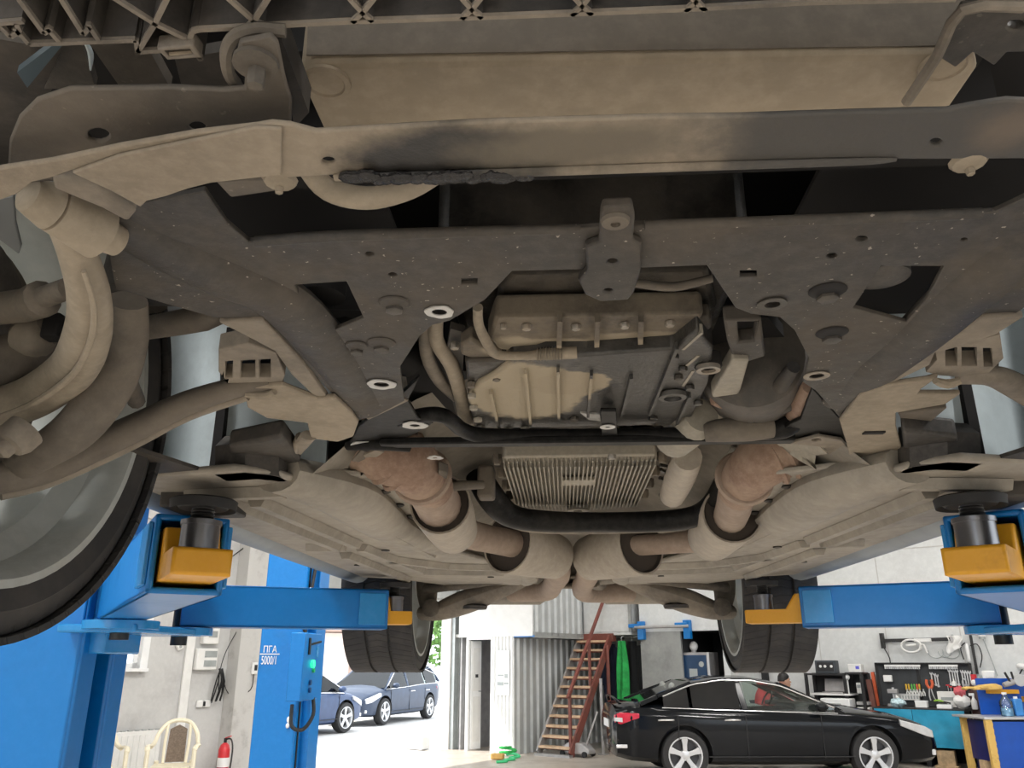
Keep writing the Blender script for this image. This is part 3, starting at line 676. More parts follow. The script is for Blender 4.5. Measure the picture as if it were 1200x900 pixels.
# ---- floor covers, ribs, tunnel
def arch(y, w, t, z0=1.90):
    return [Vector((x * w, y, z0 + t * (1 - abs(x) ** 2.4))) for x in [-1 + .125 * i for i in range(17)]]
mb = MB()
secs = [(1.30, .46, .19), (1.7, .44, .17), (2.2, .36, .14), (2.8, .24, .10), (3.4, .2, .08)]
mb.grid(lambda uu, vv: (lambda q: arch(*q)[int(round(vv * 16))])(secs[int(round(uu * 4))]), 4, 16)
cp('tunnel_shield', mb, 'tunnel')
floorL = [(-.775, 1.262), (-.56, 1.205), (-.50, 1.25), (-.46, 1.36), (-.44, 1.50), (-.40, 1.60), (-.42, 1.95), (-.30, 2.35), (-.20, 2.7), (-.17, 3.12), (-.22, 3.26), (-.52, 3.22), (-.66, 2.96), (-.765, 2.9)]
ribsL = [((-.60, 1.42), (-.56, 2.0)), ((-.66, 1.42), (-.62, 2.05)), ((-.60, 2.05), (-.70, 2.05)), ((-.56, 2.05), (-.50, 2.6)), ((-.64, 2.2), (-.60, 2.9)), ((-.54, 2.3), (-.40, 2.5)), ((-.40, 2.5), (-.22, 2.55)), ((-.50, 2.66), (-.24, 2.70)), ((-.70, 1.36), (-.52, 1.34)), ((-.44, 1.7), (-.40, 2.2))]
for s in (-1, 1):
    fc = cp('floor_cover', MB().plate([(-s * x, y, 1.885) for x, y in floorL], (0, 0, .012)), 'cover', bevel=.005)
    mb = MB()
    mb.loft([[Vector((-s * x, y, z)) for y, z in ((yy, 1.885), (yy - .012, 1.93), (yy + .02, 1.955), (yy + .05, 1.885))] for x, yy in ((-.60, 1.235), (-.545, 1.222), (-.50, 1.25))])
    cp('cover_front_wall', mb, 'plastic', fc)
    for a, b in ribsL:
        p, q = Vector((-s * a[0], a[1], 1.884)), Vector((-s * b[0], b[1], 1.884))
        mb = MB(); d = (q - p).normalized(); sd = d.cross(ZZ) * .018
        mb.loft([[p - sd + d * e_, p - sd * .55 - ZZ * .017 + d * e_, p + sd * .55 - ZZ * .017 + d * e_, p + sd + d * e_] for e_ in (0, (q - p).length)])
        cp('rib', mb, 'cover', fc, sharp=20)
    cp('cover_bulge', MB().tube([(-s * -.52, 1.30, 1.90), (-s * -.46, 1.44, 1.90), (-s * -.45, 1.62, 1.90), (-s * -.44, 1.9, 1.898), (-s * -.36, 2.2, 1.895)], [.05, .066, .066, .055, .04], 14, 4, .62), 'cover', fc)
    cp('inner_ledge', MB().plate([(-s * x, y, 1.915) for x, y in ((-.46, 1.36), (-.34, 1.42), (-.34, 1.9), (-.28, 2.3), (-.32, 2.35), (-.43, 1.95), (-.41, 1.6))], (0, 0, .01)), 'cover', fc, bevel=.003)
    for y in (1.52, 1.66, 1.8):
        cp('clip', MB().lathe([(.010, 0), (.012, .003), (.006, .006)], (-s * -.385, y, 1.914), (0, 0, -1), 10), 'plastic', fc)
    for x, y in ((-.62, 1.66), (-.52, 2.16), (-.68, 2.5), (-.3, 2.9), (-.5, 1.75)):
        cp('screw', MB().lathe([(.011, 0), (.012, .003), (.005, .004)], (-s * x, y, 1.8845), (0, 0, -1), 10), 'plastic', fc)
    cp('jacking_block', MB().box((-s * -.70, 1.43, 1.874), (.11, .13, .030)), 'plastic', fc, bevel=.004)
    cp('cover_tail', MB().tube([(-s * -.19, 2.75, 1.90), (-s * -.165, 3.0, 1.895), (-s * -.19, 3.22, 1.90)], [.02, .035, .03], 10, 3, .7), 'cover', fc)
    # inner heat shield beside the exhaust
    cp('side_heat_shield', MB().grid(lambda uu, vv: (-s * (-.40 + .10 * uu), 1.32 + .42 * vv + .03 * math.sin(vv * 19), 1.925 + .07 * uu + .012 * math.sin(vv * 23 + uu * 5)), 5, 14, (0, 0, .004)), 'alu' if s > 0 else 'armdark')

# ---- wheel arch rear walls, with their dark seam
for s in (-1, 1):
    mb = MB()
    mb.grid(lambda uu, vv: (s * (.46 + .34 * uu), 1.335 + .035 * math.cos(uu * 7) - .02 * vv, 1.895 + .325 * vv), 10, 6, (0, .01, 0))
    al = cp('arch_wall', mb, 'liner')
    cp('seam_strip', MB().box((s * .625, 1.294, 2.03), (.016, .024, .27)), 'void', al)
    cp('arch_wall_lip', MB().box((s * .70, 1.20, 1.893), (.14, .22, .006), Matrix.Rotation(s * .25, 3, 'Z')), 'plastic', al)
for s in (-1, 1):
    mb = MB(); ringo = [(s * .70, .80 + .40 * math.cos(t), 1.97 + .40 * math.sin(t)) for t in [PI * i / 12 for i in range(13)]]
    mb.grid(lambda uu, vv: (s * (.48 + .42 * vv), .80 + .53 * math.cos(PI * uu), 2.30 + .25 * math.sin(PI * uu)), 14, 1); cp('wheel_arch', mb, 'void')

# ---- suspension, left and right
def bracket(pts_top, pts_box, slots, foot, h, side):
    """beige bearing bracket: upper strip, slotted cage and foot"""
    b = cp('arm_bracket', MB().plate(PL(foot, h), (0, 0, .007)), 'beige', bevel=.002, seg=2)
    cp('strap', MB().plate(PL(pts_top, h + .004), (0, 0, .008)), 'arm', b, bevel=.002)
    cp('cage', MB().plate(PL(pts_box, h + .006), (0, 0, .02), [PL(q, h + .006) for q in slots]), 'arm', b, bevel=.0015)
    return b
bl = bracket([(256, 378), (308, 375), (355, 425), (384, 466), (374, 470), (342, 440), (322, 412), (290, 395)],
        [(256, 410), (290, 402), (324, 414), (334, 440), (330, 452), (270, 454), (256, 436)],
        [[(264, 424), (273, 423), (272, 443), (264, 444)], [(282, 423), (299, 422), (299, 443), (282, 443)], [(303, 422), (317, 421), (317, 443), (304, 443)]],
        [(285, 456), (330, 452), (372, 468), (392, 466), (412, 484), (420, 496), (414, 512), (396, 518), (364, 514), (360, 496), (338, 493), (312, 490), (290, 478)], .322, -1)
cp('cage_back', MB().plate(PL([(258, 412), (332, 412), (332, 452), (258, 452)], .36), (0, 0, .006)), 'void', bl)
cp('bush_rim', tubep([(288, 462, .318, 4), (310, 463, .317, 5), (322, 459, .319, 4)], 8, 3), 'beige', bl)
br = bracket([(1185, 370), (1200, 372), (1168, 392), (1130, 405), (1096, 414), (1090, 428), (1040, 452), (1030, 452), (1072, 428), (1110, 400), (1150, 372)],
        [(1096, 412), (1130, 402), (1172, 392), (1176, 420), (1152, 444), (1100, 440), (1085, 436), (1098, 422)],
        [[(1108, 408), (1122, 407), (1122, 429), (1108, 429)], [(1127, 407), (1145, 407), (1145, 429), (1127, 429)], [(1152, 408), (1162, 408), (1164, 430), (1153, 430)]],
        [(984, 494), (1008, 462), (1040, 452), (1086, 446), (1100, 442), (1080, 456), (1076, 462), (1126, 462), (1108, 474), (1050, 484), (1050, 500), (1058, 530), (1054, 545), (1030, 550), (1008, 550), (996, 540), (992, 520)], .322, 1)
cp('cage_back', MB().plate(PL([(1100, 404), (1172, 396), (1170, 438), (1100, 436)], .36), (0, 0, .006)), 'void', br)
cp('bush_rim', tubep([(1096, 446, .318, 4), (1110, 450, .317, 6), (1126, 446, .319, 4)], 8, 3), 'beige', br)
cp('foot_slot', MB().box(P(1024, 507, .321), (.03, .012, .003)), 'void', br)
cp('bracket_leg', tubep([(362, 510, .325, 10), (345, 530, .33, 9), (333, 545, .335, 7)], 10, 3, .6), 'arm')
cp('hanger_hook', tubep([(352, 512, .33, 6), (344, 530, .325, 6), (346, 542, .325, 7), (372, 552, .33, 5)], 10, 4), 'arm')
cp('bracket_leg', MB().plate(PL([(1052, 484), (1110, 478), (1084, 500), (1060, 500)], .335), (0, 0, .01)), 'armdark', bevel=.002)
for s, pts in ((-1, [(268, 524), (330, 512), (352, 540), (345, 562), (318, 548), (270, 546)]), (1, [(1058, 505), (1122, 512), (1126, 534), (1060, 536)])):
    cp('cover_nose', MB().plate(PL(pts, .315), (0, 0, .03)), 'plastic', bevel=.006)
# tension strut to the left hub carrier, and its right counterpart
cp('tension_strut', tubep([(-60, 572, .185, 24), (0, 560, .20, 25), (60, 545, .225, 25), (150, 505, .275, 22), (220, 472, .31, 19), (285, 452, .33, 16), (320, 446, .335, 16)], 14, 5, .75), 'armdark')
cp('strut_edge', tubep([(0, 580, .188, 7), (60, 563, .213, 8), (150, 522, .264, 8), (220, 487, .30, 7), (290, 464, .322, 6)], 10, 5), 'arm')
cp('tension_strut', tubep([(1120, 440, .335, 14), (1160, 440, .33, 16), (1190, 452, .33, 18), (1260, 490, .335, 22)], 14, 5, .75), 'arm')
# anti-roll bar end with its bush clamp
cp('stabiliser_bar', tubep([(78, 268, .325, 20), (92, 300, .315, 22), (104, 345, .305, 24), (103, 390, .30, 26), (85, 432, .297, 27), (45, 462, .285, 27), (0, 478, .270, 26), (-60, 482, .26, 24)], 16, 6, .9), 'beige')
cp('bar_ridge', tubep([(98, 318, .298, 3), (110, 360, .286, 4), (106, 400, .281, 4), (84, 440, .275, 4), (40, 472, .263, 4), (0, 488, .249, 3)], 8, 5), 'beige')
b0_, b1_ = P(30, 226, .318), P(140, 284, .318); bx = b1_ - b0_; bL = bx.length
def barrel(name, t0, t1, r0_, r1_, par=None):
    c = bL * .02; a_, b_ = bL * t0, bL * t1
    return cp(name, MB().lathe([(r0_ * .8, a_), (r0_, a_ + c), (r0_ + (r1_ - r0_) * .5, (a_ + b_) / 2), (r1_, b_ - c), (r1_ * .8, b_)], b0_, bx, 26), 'beige', par)
bc = barrel('bush_clamp', .26, .78, .0185, .0225)
barrel('bush_collar', .0, .27, .0135, .0185, bc)
barrel('bush_collar', .77, 1.0, .0145, .0125, bc)
cp('clamp_strap', MB().plate(PL([(60, 208), (110, 214), (160, 250), (150, 262), (120, 246), (62, 222)], .308), (0, 0, .02)), 'arm', bc, bevel=.004)
# lower link with ball joint
cp('control_arm', tubep([(150, 352, .36, 22), (148, 400, .335, 24), (130, 450, .295, 26), (92, 500, .25, 26), (50, 530, .222, 22), (20, 548, .212, 18)], 14, 6, .7), 'armdark')
j = P(18, 515, .222)
bj = cp('ball_joint', MB().lathe([(.020, .015), (.020, .0), (.016, -.008), (.010, -.010), (.010, -.018), (.006, -.022)], j, Vector((.35, .45, .8)), 18), 'arm')
cp('ball_joint', MB().lathe([(.024, .02), (.024, 0), (.012, -.014), (.004, -.016)], P(38, 398, .345), Vector((-.5, .6, .5)), 18), 'arm')
cp('tie_rod', tubep([(-30, 365, .37, 18), (30, 358, .37, 20), (50, 350, .37, 22), (52, 348, .37, 13), (80, 338, .37, 13)], 12, 1), 'arm')
cp('tie_rod', tubep([(150, 388, .40, 13), (210, 378, .395, 15), (240, 372, .395, 16), (262, 366, .395, 12)], 12, 1), 'armdark')
cp('steering_knuckle', tubep([(-30, 440, .31, 34), (10, 425, .325, 34), (40, 405, .345, 24), (64, 372, .37, 12)], 14, 4), 'armdark')
cp('knuckle_boss', MB().box(P(64, 384, .355), (.02, .02, .03)), 'void', bevel=.003)
cp('brake_backplate', MB().lathe([(.15, 0), (.155, .004), (.05, .01)], (-.745, .80, 1.95), (1, 0, 0), 32), 'dark')
cp('shock_absorber', MB().tube([(-.56, .86, 2.02), (-.55, .88, 2.4)], .04, 14, 1), 'dark')
cp('drive_link', tubep([(160, 470, .36, 10), (150, 440, .37, 10), (158, 400, .38, 9)], 10, 4), 'armdark')
cp('steering_rack', MB().tube([P(150, 335, .40), P(300, 340, .42), P(520, 345, .43)], .022, 12, 2), 'void')
cp('left_boot', tubep([(400, 396, .40, 26), (440, 410, .41, 24), (480, 420, .42, 22)], 14, 3), 'void')

# ---- wheels
def wheel(x, y, z, s, w=.235, r=.335, toe=0, inner='rimin'):
    """s = +1: outer face towards +x"""
    root = bpy.data.objects.new('wheel', None); COL.objects.link(root); root.parent = car
    root.location = Vector((x, y, z)) - CO; root.rotation_euler = (0, 0, toe)
    rr = r * .80
    hw = w / 2
    g = .008
    prof = [(rr - .012, -hw * .80), (rr + .004, -hw * .98), (rr + .03, -hw * 1.04), (r - .035, -hw * 1.02), (r - .010, -hw * .95), (r - .002, -hw * .84)]
    for gx_ in (-.50, -.17, .17, .50):
        a = gx_ * w
        prof += [(r, a - .006), (r - g, a - .0045), (r - g, a + .0045), (r, a + .006)]
    prof += [(r - .002, hw * .84), (r - .010, hw * .95), (r - .035, hw * 1.02), (rr + .03, hw * 1.04), (rr + .004, hw * .98), (rr - .012, hw * .80)]
    prof = sorted(prof, key=lambda p: p[1]) if False else prof
    obj('tyre', MB().lathe(prof, (0, 0, 0), (1, 0, 0), 96, caps=False), M['tyre'], root, sharp=30)
    # barrel: stepped inside, face with spokes at the outer side
    S = -s
    b = [(rr + .006, S * hw * 1.0), (rr - .004, S * hw * 1.0), (rr - .012, S * hw * .90), (rr - .018, S * hw * .62), (rr - .045, S * hw * .45), (rr - .05, -S * hw * .5), (rr - .03, -S * hw * .8), (rr + .004, -S * hw * .98), (rr + .006, -S * hw * .9)]
    rim = obj('rim', MB().lathe(b, (0, 0, 0), (1, 0, 0), 64, caps=False), M[inner], root, sharp=30)
    mb = MB(); face = -S * hw * .55
    mb.lathe([(.07, face - .01), (.075, face), (.06, face + .02 * -S)], (0, 0, 0), (1, 0, 0), 24)
    obj('hub', mb, M[inner], rim)
    for i in range(7):
        t = 2 * PI * i / 7; d = Vector((0, math.cos(t), math.sin(t)))
        obj('spoke', MB().bar(d * .06 + Vector((face, 0, 0)), d * (rr - .035) + Vector((face * 1.1, 0, 0)), .05, .025, (1, 0, 0)), M[inner], rim, bevel=.004)
    obj('brake_disc', MB().lathe([(.06, -.012), (.155, -.012), (.155, .012), (.06, .012)], (S * .02, 0, 0), (1, 0, 0), 40), M['armdark'], root)
    return root
wheel(-.785, .845, 1.948, -1)
wheel(.80, .845, 1.948, 1)
wheel(-.745, 3.35, 1.893, -1, .25, toe=R(1.0))
wheel(.745, 3.35, 1.893, 1, .25, toe=R(-1.0))

# ---- rear axle: carrier, lower arms, silencers
cp('rear_subframe', MB().tube([(-.42, 3.36, 2.02), (-.2, 3.34, 1.94), (0, 3.34, 1.925), (.2, 3.34, 1.94), (.42, 3.36, 2.02)], [.04, .05, .05, .05, .04], 14, 4, .7), 'tunnel')
for s in (-1, 1):
    la = cp('rear_control_arm', MB().tube([(s * .19, 3.28, 1.905), (s * .32, 3.29, 1.865), (s * .44, 3.30, 1.825), (s * .55, 3.32, 1.79), (s * .62, 3.34, 1.785)], [.03, .065, .078, .06, .045], 14, 4, .6), 'arm')
    cp('spring_cup', MB().lathe([(.05, 0), (.055, .012), (.04, .02)], (s * .40, 3.27, 1.795), (0, 0, 1), 20), 'plastic', la)
    cp('hub_carrier', MB().tube([(s * .60, 3.40, 1.80), (s * .605, 3.37, 1.86), (s * .60, 3.35, 1.95)], [.03, .042, .05], 14, 3), 'arm')
    cp('carrier_boss', MB().lathe([(.035, 0), (.035, .05), (.02, .06)], (s * .57, 3.30, 1.80), (0, -1, 0), 16), 'armdark')
    cp('track_link', MB().tube([(s * .22, 3.18, 1.91), (s * .42, 3.20, 1.885), (s * .60, 3.28, 1.875)], .018, 10, 3), 'armdark')
    cp('rear_silencer', MB().tube([(s * .10, 3.95, 1.93), (s * .16, 3.95, 1.915), (s * .42, 3.93, 1.915), (s * .48, 3.93, 1.93)], [.05, .085, .085, .05], 18, 1, .7), 'tunnel')
    cp('silencer_pipe', MB().tube([(s * .06, 3.25, 1.90), (s * .12, 3.5, 1.905), (s * .20, 3.8, 1.915)], .028, 12, 3), 'arm')
    cp('rear_arch', MB().grid(lambda uu, vv: (s * (.52 + .34 * vv), 3.35 + .40 * math.cos(PI * uu), 1.95 + .40 * math.sin(PI * uu)), 14, 1), 'void')
cp('differential', MB().sphere((0, 3.42, 1.975), (.12, .16, .08), 18, 10), 'arm')
cp('diff_plate', MB().box((0, 3.30, 1.885), (.20, .12, .012)), 'arm', bevel=.004)
# ================================================================== THE BUILDING
M['floor'] = dirty('worn_concrete_floor', (0.46, 0.415, 0.36), (0.34, 0.30, 0.255), 0.45, 0.75, 1.1, 0.35, 0.7, bump=.08)
M['wall'] = dirty('grey_plaster', (0.56, 0.56, 0.55), (0.46, 0.455, 0.45), 0.42, 0.75, 1.6, 0.85, 0.95, bump=.06)
M['wallr'] = dirty('pale_wall_panel', (0.66, 0.68, 0.68), (0.60, 0.61, 0.61), 0.4, 0.75, 1.2, 0.7, 0.9, bump=.04)
M['cream'] = flatm('cream_wall_band', (0.80, 0.74, 0.56), .8, 0, .04)
M['pillar'] = dirty('scuffed_concrete', (0.55, 0.545, 0.53), (0.38, 0.37, 0.36), 0.5, 0.75, 4, 0.9, 0.95, bump=.2)
M['white'] = flatm('white_painted_metal', (0.86, 0.87, 0.87), .45, 0, .03)
M['whitepl'] = flatm('white_plastic', (0.80, 0.80, 0.78), .45, 0, .04)
M['corr'] = flatm('grey_and_shaded_sheet', (0.50, 0.52, 0.52), .4, .3, .06)  # grey door panels; on the booth sides the grey is painted shade
M['asphalt'] = dirty('sunlit_yard', (0.62, 0.60, 0.57), (0.52, 0.50, 0.48), 0.4, 0.7, .8, 0.9, 0.95, bump=.05)
M['ceil'] = flatm('ceiling_sheet', (0.62, 0.62, 0.60), .8)
M['galv'] = flatm('galvanised_jamb', (0.40, 0.43, 0.43), .45, .4, .1)
M['darkroom'] = flatm('dark_recess', (0.03, 0.031, 0.033), .9)
M['greywall'] = dirty('grey_block_wall', (0.34, 0.35, 0.34), (0.26, 0.265, 0.26), .4, .7, 2, .9, .95, bump=.05)
M['glass'] = glassm('window_glass', (.95, .97, .97))

WT = .25
fl = MB(); fl.box((9.0, -6.8, -.05), (18.4, 20.6, .1)); bstruct('floor', fl, M['floor'])
gr = MB(); gr.box((-25.2, -6, -.06), (50, 90, .1)); gr.box((15, -32.2, -.06), (30.4, 30, .1)); bstruct('ground', gr, M['asphalt'])
ce = MB(); ce.box((9.0, -6.8, 6.1), (18.6, 21, .1)); bstruct('ceiling', ce, M['ceil'])
# the unseen yard side behind the viewer: a front wall, its gate narrowed to cut the light, and the far side wall
fw_ = MB(); fw_.plate([(-.25, -17, 0), (10.4, -17, 0), (10.4, -17, 3.0), (12.2, -17, 3.0), (12.2, -17, 0), (18.2, -17, 0), (18.2, -17, 6), (-.25, -17, 6)], (0, -.25, 0)); bstruct('wall_front', fw_, M['wall'])
rw_ = MB(); rw_.plate([(18.2, -17, 0), (18.2, 3.5, 0), (18.2, 3.5, 6), (18.2, -17, 6)], (.25, 0, 0), [[(18.2, -12, 1.2), (18.2, -3, 1.2), (18.2, -3, 3.6), (18.2, -12, 3.6)]]); bstruct('wall_right', rw_, M['wall'])
# left wall with the window and the gate opening
W0, W1, WZ0, WZ1 = -7.85, -6.50, 1.51, 3.55
G0, G1, GZ = -4.72, -0.05, 2.75
wl = MB()
wl.plate([(0, -17, 0), (0, G0, 0), (0, G0, GZ), (0, G1, GZ), (0, G1, 0), (0, 3.5, 0), (0, 3.5, 6), (0, -17, 6)], (-WT, 0, 0), [[(0, W0, WZ0), (0, W1, WZ0), (0, W1, WZ1), (0, W0, WZ1)]])
wall_left = bstruct('wall_left', wl, M['wall'])
win = MB()
for b0, b1, z0, z1 in ((W0, W1, WZ0, WZ0 + .07), (W0, W1, WZ1 - .07, WZ1), (W0, W0 + .07, WZ0, WZ1), (W1 - .07, W1, WZ0, WZ1), (-7.17, -7.11, WZ0, WZ1), (W0, W1, 2.9, 2.96), (-7.11, W1, 2.05, 2.09)):
    win.box((-.12, (b0 + b1) / 2, (z0 + z1) / 2), (.07, b1 - b0, z1 - z0))
window_1 = bstruct('window_1', win, M['white'])
def wpart(name, mb, mat, parent, bevel=0):
    o = obj(name, mb, mat, parent, bevel=bevel); o['kind'] = 'structure'; return o
for b0, b1, z0, z1 in ((W0 + .07, -7.17, WZ0 + .07, 2.9), (-7.11, W1 - .07, WZ0 + .07, 2.05), (-7.11, W1 - .07, 2.09, 2.9), (W0 + .07, -7.17, 2.96, WZ1 - .07), (-7.11, W1 - .07, 2.96, WZ1 - .07)):
    wpart('pane', MB().box((-.12, (b0 + b1) / 2, (z0 + z1) / 2), (.008, b1 - b0, z1 - z0)), M['glass'], window_1)
wpart('window_sill', MB().box((.03, (W0 + W1) / 2, WZ0 - .02), (.2, W1 - W0 + .1, .04)), M['white'], window_1)
rv = MB()
rv.box((-.04, W1 - .004, (WZ0 + WZ1) / 2), (.1, .02, WZ1 - WZ0)); rv.box((.006, W1 + .04, (WZ0 + WZ1) / 2), (.012, .1, WZ1 - WZ0 + .1))
wpart('reveal_trim', rv, M['white'], window_1)
# concrete pillar between wall and gate, gate frame and raised door
pm = MB(); pm.box((.14, -4.93, 3.0), (.28, .42, 6.0)); bstruct('wall_left_pillar', pm, M['pillar'], bevel=.01)
pm = MB(); pm.box((.02, -4.69, 1.4), (.10, .07, 2.8)); bstruct('trim_1', pm, M['galv'])
pm = MB(); pm.box((.03, .06, 3.0), (.12, .16, 6)); pm.box((.10, .12, 3.0), (.05, .05, 6)); pm.box((.06, .20, 3.0), (.03, .04, 6)); bstruct('trim_2', pm, M['galv'], bevel=.006)
door_1 = bstruct('door_1', MB().box((.02, (G0 + G1) / 2, 3.95), (.05, G1 - G0 + .2, .02)), M['white'])
for i in range(5):
    wpart('panel', MB().box((.06, (G0 + G1) / 2, 2.80 + .44 * i + .2), (.05, G1 - G0 + .1, .42)), M['corr'], door_1, .008)
# back wall
bw = MB(); bw.plate([(-.2, 3.4, 0), (18.4, 3.4, 0), (18.4, 3.4, 6), (-.2, 3.4, 6)], (0, .2, 0)); wall_back = bstruct('wall_back', bw, M['wallr'])
# partition below the mezzanine's right side, with a dark doorway
PA0, PA1, PA2 = PB(753, 800, 1.8)[0], PB(801, 800, 1.8)[0], PB(850, 800, 1.8)[0]
bw = MB(); bw.plate([(PA0, 1.8, 2.14), (PA2 + .12, 1.8, 2.14), (PA2 + .12, 1.8, 6), (PA0, 1.8, 6)], (0, .06, 0)); bw.box((PA2 + .09, 2.6, 3), (.06, 1.55, 6)); bw.box((PA2 + .06, 1.83, 1.07), (.12, .06, 2.14)); bstruct('wall_partition', bw, M['wallr'])
bw = MB(); bw.box(((PA0 + PA1) / 2, 1.83, 1.07), (PA1 - PA0, .06, 2.14)); bstruct('wall_partition_lower', bw, M['greywall'])
bw = MB(); bw.box(((PA1 + PA2) / 2, 3.3, 1.07), (PA2 - PA1 + .5, .05, 2.14)); bw.box((PA1 - .02, 2.6, 1.07), (.04, 1.4, 2.14)); bw.box((PA2 + .03, 2.6, 1.07), (.04, 1.4, 2.14)); bw.box(((PA1 + PA2) / 2, 2.6, 2.16), (PA2 - PA1 + .1, 1.45, .04)); bstruct('door_2', bw, M['darkroom'])
bw = MB(); bw.box((11.4, 3.385, 4.85), (14, .03, 1.4)); bstruct('wall_back_band', bw, M['cream'])
for i, a in enumerate((5.0, 6.2, 7.4, 8.6, 9.8, 11.0)):
    wpart('panel_joint', MB().box((a, 3.397, 3.0), (.014, .012, 6)), M['pillar'], wall_back)
for i, z in enumerate((2.6, 3.55, 4.14)):
    wpart('panel_joint', MB().box((11.2, 3.396, z), (14, .012, .014)), M['pillar'], wall_back)
# ---- booth of corrugated sheet beside the gate, with an upper storey
def corr(a0, a1, z0, z1, pitch=.085, depth=.022):
    """corrugated sheet lying in the local xz plane, raised ribs towards -y"""
    prof = []; x = a0
    while x < a1 - 1e-6:
        for q, dpt in ((0, 0), (.35, 0), (.48, depth), (.87, depth)):
            prof.append((min(x + q * pitch, a1), -dpt))
        x += pitch
    prof.append((a1, 0))
    mb = MB(); n = len(prof)
    vs = [(x, y, z0) for x, y in prof] + [(x, y, z1) for x, y in prof]
    fs = [(i, i + 1, n + i + 1, n + i) for i in range(n - 1)]
    mb.add(vs, fs); return mb
M['corrw'] = flatm('white_corrugated_sheet', (0.84, 0.85, 0.85), .4, .1, .03)
DA0, DA1, DZ = .44, 1.02, 2.0
c = corr(1.02, 1.56, 0, 2.05); wall_booth = bstruct('wall_booth_front', c, M['corrw'])
c = MB(); c.box((.73, .02, 2.05), (.62, .05, .10)); c.box((.41, .02, 1.05), (.06, .06, 2.1)); c.box((1.03, .0, 1.05), (.05, .05, 2.1)); bstruct('trim_3', c, M['white'])
c = MB(); c.box((1.1, .0, 3.4), (1.8, .06, 2.7)); bstruct('wall_booth_upper', c, M['white'])
c = corr(0, 3.36, 0, 2.02, .21, .045); c.xf(Matrix.Translation((1.56, 0, 0)) @ Matrix.Rotation(PI / 2, 4, 'Z')); bstruct('wall_booth_side', c, M['corr'])  # both side sheets carry their shade as a darker grey than the front
c = corr(0, 1.71, 2.06, 4.7, .21, .045); c.xf(Matrix.Translation((2.0, 0, 0)) @ Matrix.Rotation(PI / 2, 4, 'Z')); bstruct('wall_booth_side_upper', c, M['corr'])
c = MB(); c.box((1.02, 1.7, 2.08), (2.0, 3.4, .06)); c.box((2.02, .86, 2.07), (.05, 1.74, .10)); bstruct('trim_4', c, M['greywall'])
c = MB(); c.box((1.8, -.012, 2.045), (.48, .03, .03)); bstruct('trim_5', c, flatm('blue_edge', (.05, .22, .55), .5))
c = MB(); c.box((.75, 1.3, 1.05), (1.5, .04, 2.1)); c.box((.2, .7, 1.05), (.04, 1.3, 2.1)); bstruct('wall_booth_inside', c, flatm('booth_inside_grey', (.36, .36, .37), .8))
c = MB(); c.box((2.55, 1.77, 2.95), (1.1, .05, 1.6)); c.box((3.08, 2.6, 2.95), (.05, 1.65, 1.6)); c.box((2.55, 2.6, 2.12), (1.1, 1.7, .06)); bstruct('wall_mezzanine', c, M['wallr'], bevel=.01)
c = MB(); c.box((3.10, 1.75, 3.0), (.06, .06, 1.7)); bstruct('trim_6', c, M['greywall'])
# booth door, ajar
bd = bthing('booth_door', 'white narrow panel door standing ajar in the corrugated booth', 'door', .46, .05, 0, R(74)); bd.scale = (.62, 1, 1)
obj('leaf', MB().box((.19, 0, 1.0), (.38, .035, 1.96)), M['white'], bd, bevel=.004)
for z, h in ((.55, .8), (1.45, .8)): obj('door_panel', MB().box((.19, -.02, z), (.27, .008, h)), M['whitepl'], bd, bevel=.003)
obj('handle', MB().bar((.33, -.05, 1.05), (.25, -.05, 1.05), .02, .02), M['galv'], bd)
obj('door_plate', MB().box((.2, -.022, 1.33), (.11, .006, .06)), M['darkroom'], bd)
hb = bthing('water_tank', 'blue plastic water tank hanging inside the booth doorway', 'tank', .86, .5, 1.55)
obj('tank', MB().box((0, 0, .14), (.24, .2, .32)), flatm('blue_plastic', (.03, .22, .62), .4), hb, bevel=.03); obj('tap', MB().cyl((0, -.02, -.09), (0, -.02, .0), .015, 8), M['galv'], hb)
js = bthing('work_clothes', 'faded pink work clothes hanging in the booth doorway', 'clothes', .93, .7, .55)
obj('cloth', MB().tube([(0, 0, 1.0), (.01, 0, .6), (-.02, .01, .2), (0, 0, 0)], [.06, .12, .13, .11], 12, 4, .6), flatm('faded_pink_cloth', (.42, .26, .25), .9), js)
obj('hook', MB().tube([(0, 0, 1.0), (0, 0, 1.05), (.03, 0, 1.07)], .006, 6, 3), M['galv'], js)
nt_ = bthing('notice_sheet', 'white notice sheet with grey marks on the booth front', 'notice', 1.32, -.03, 1.18)
obj('paper', MB().box((0, 0, .22), (.3, .004, .8)), M['white'], nt_)
for x, z, w, h in ((-.06, .17, .13, .025), (.07, .16, .07, .07), (-.07, .02, .14, .06), (.07, .03, .1, .03)): obj('print', MB().box((x, -.004, z), (w, .003, h)), M['galv'], nt_)

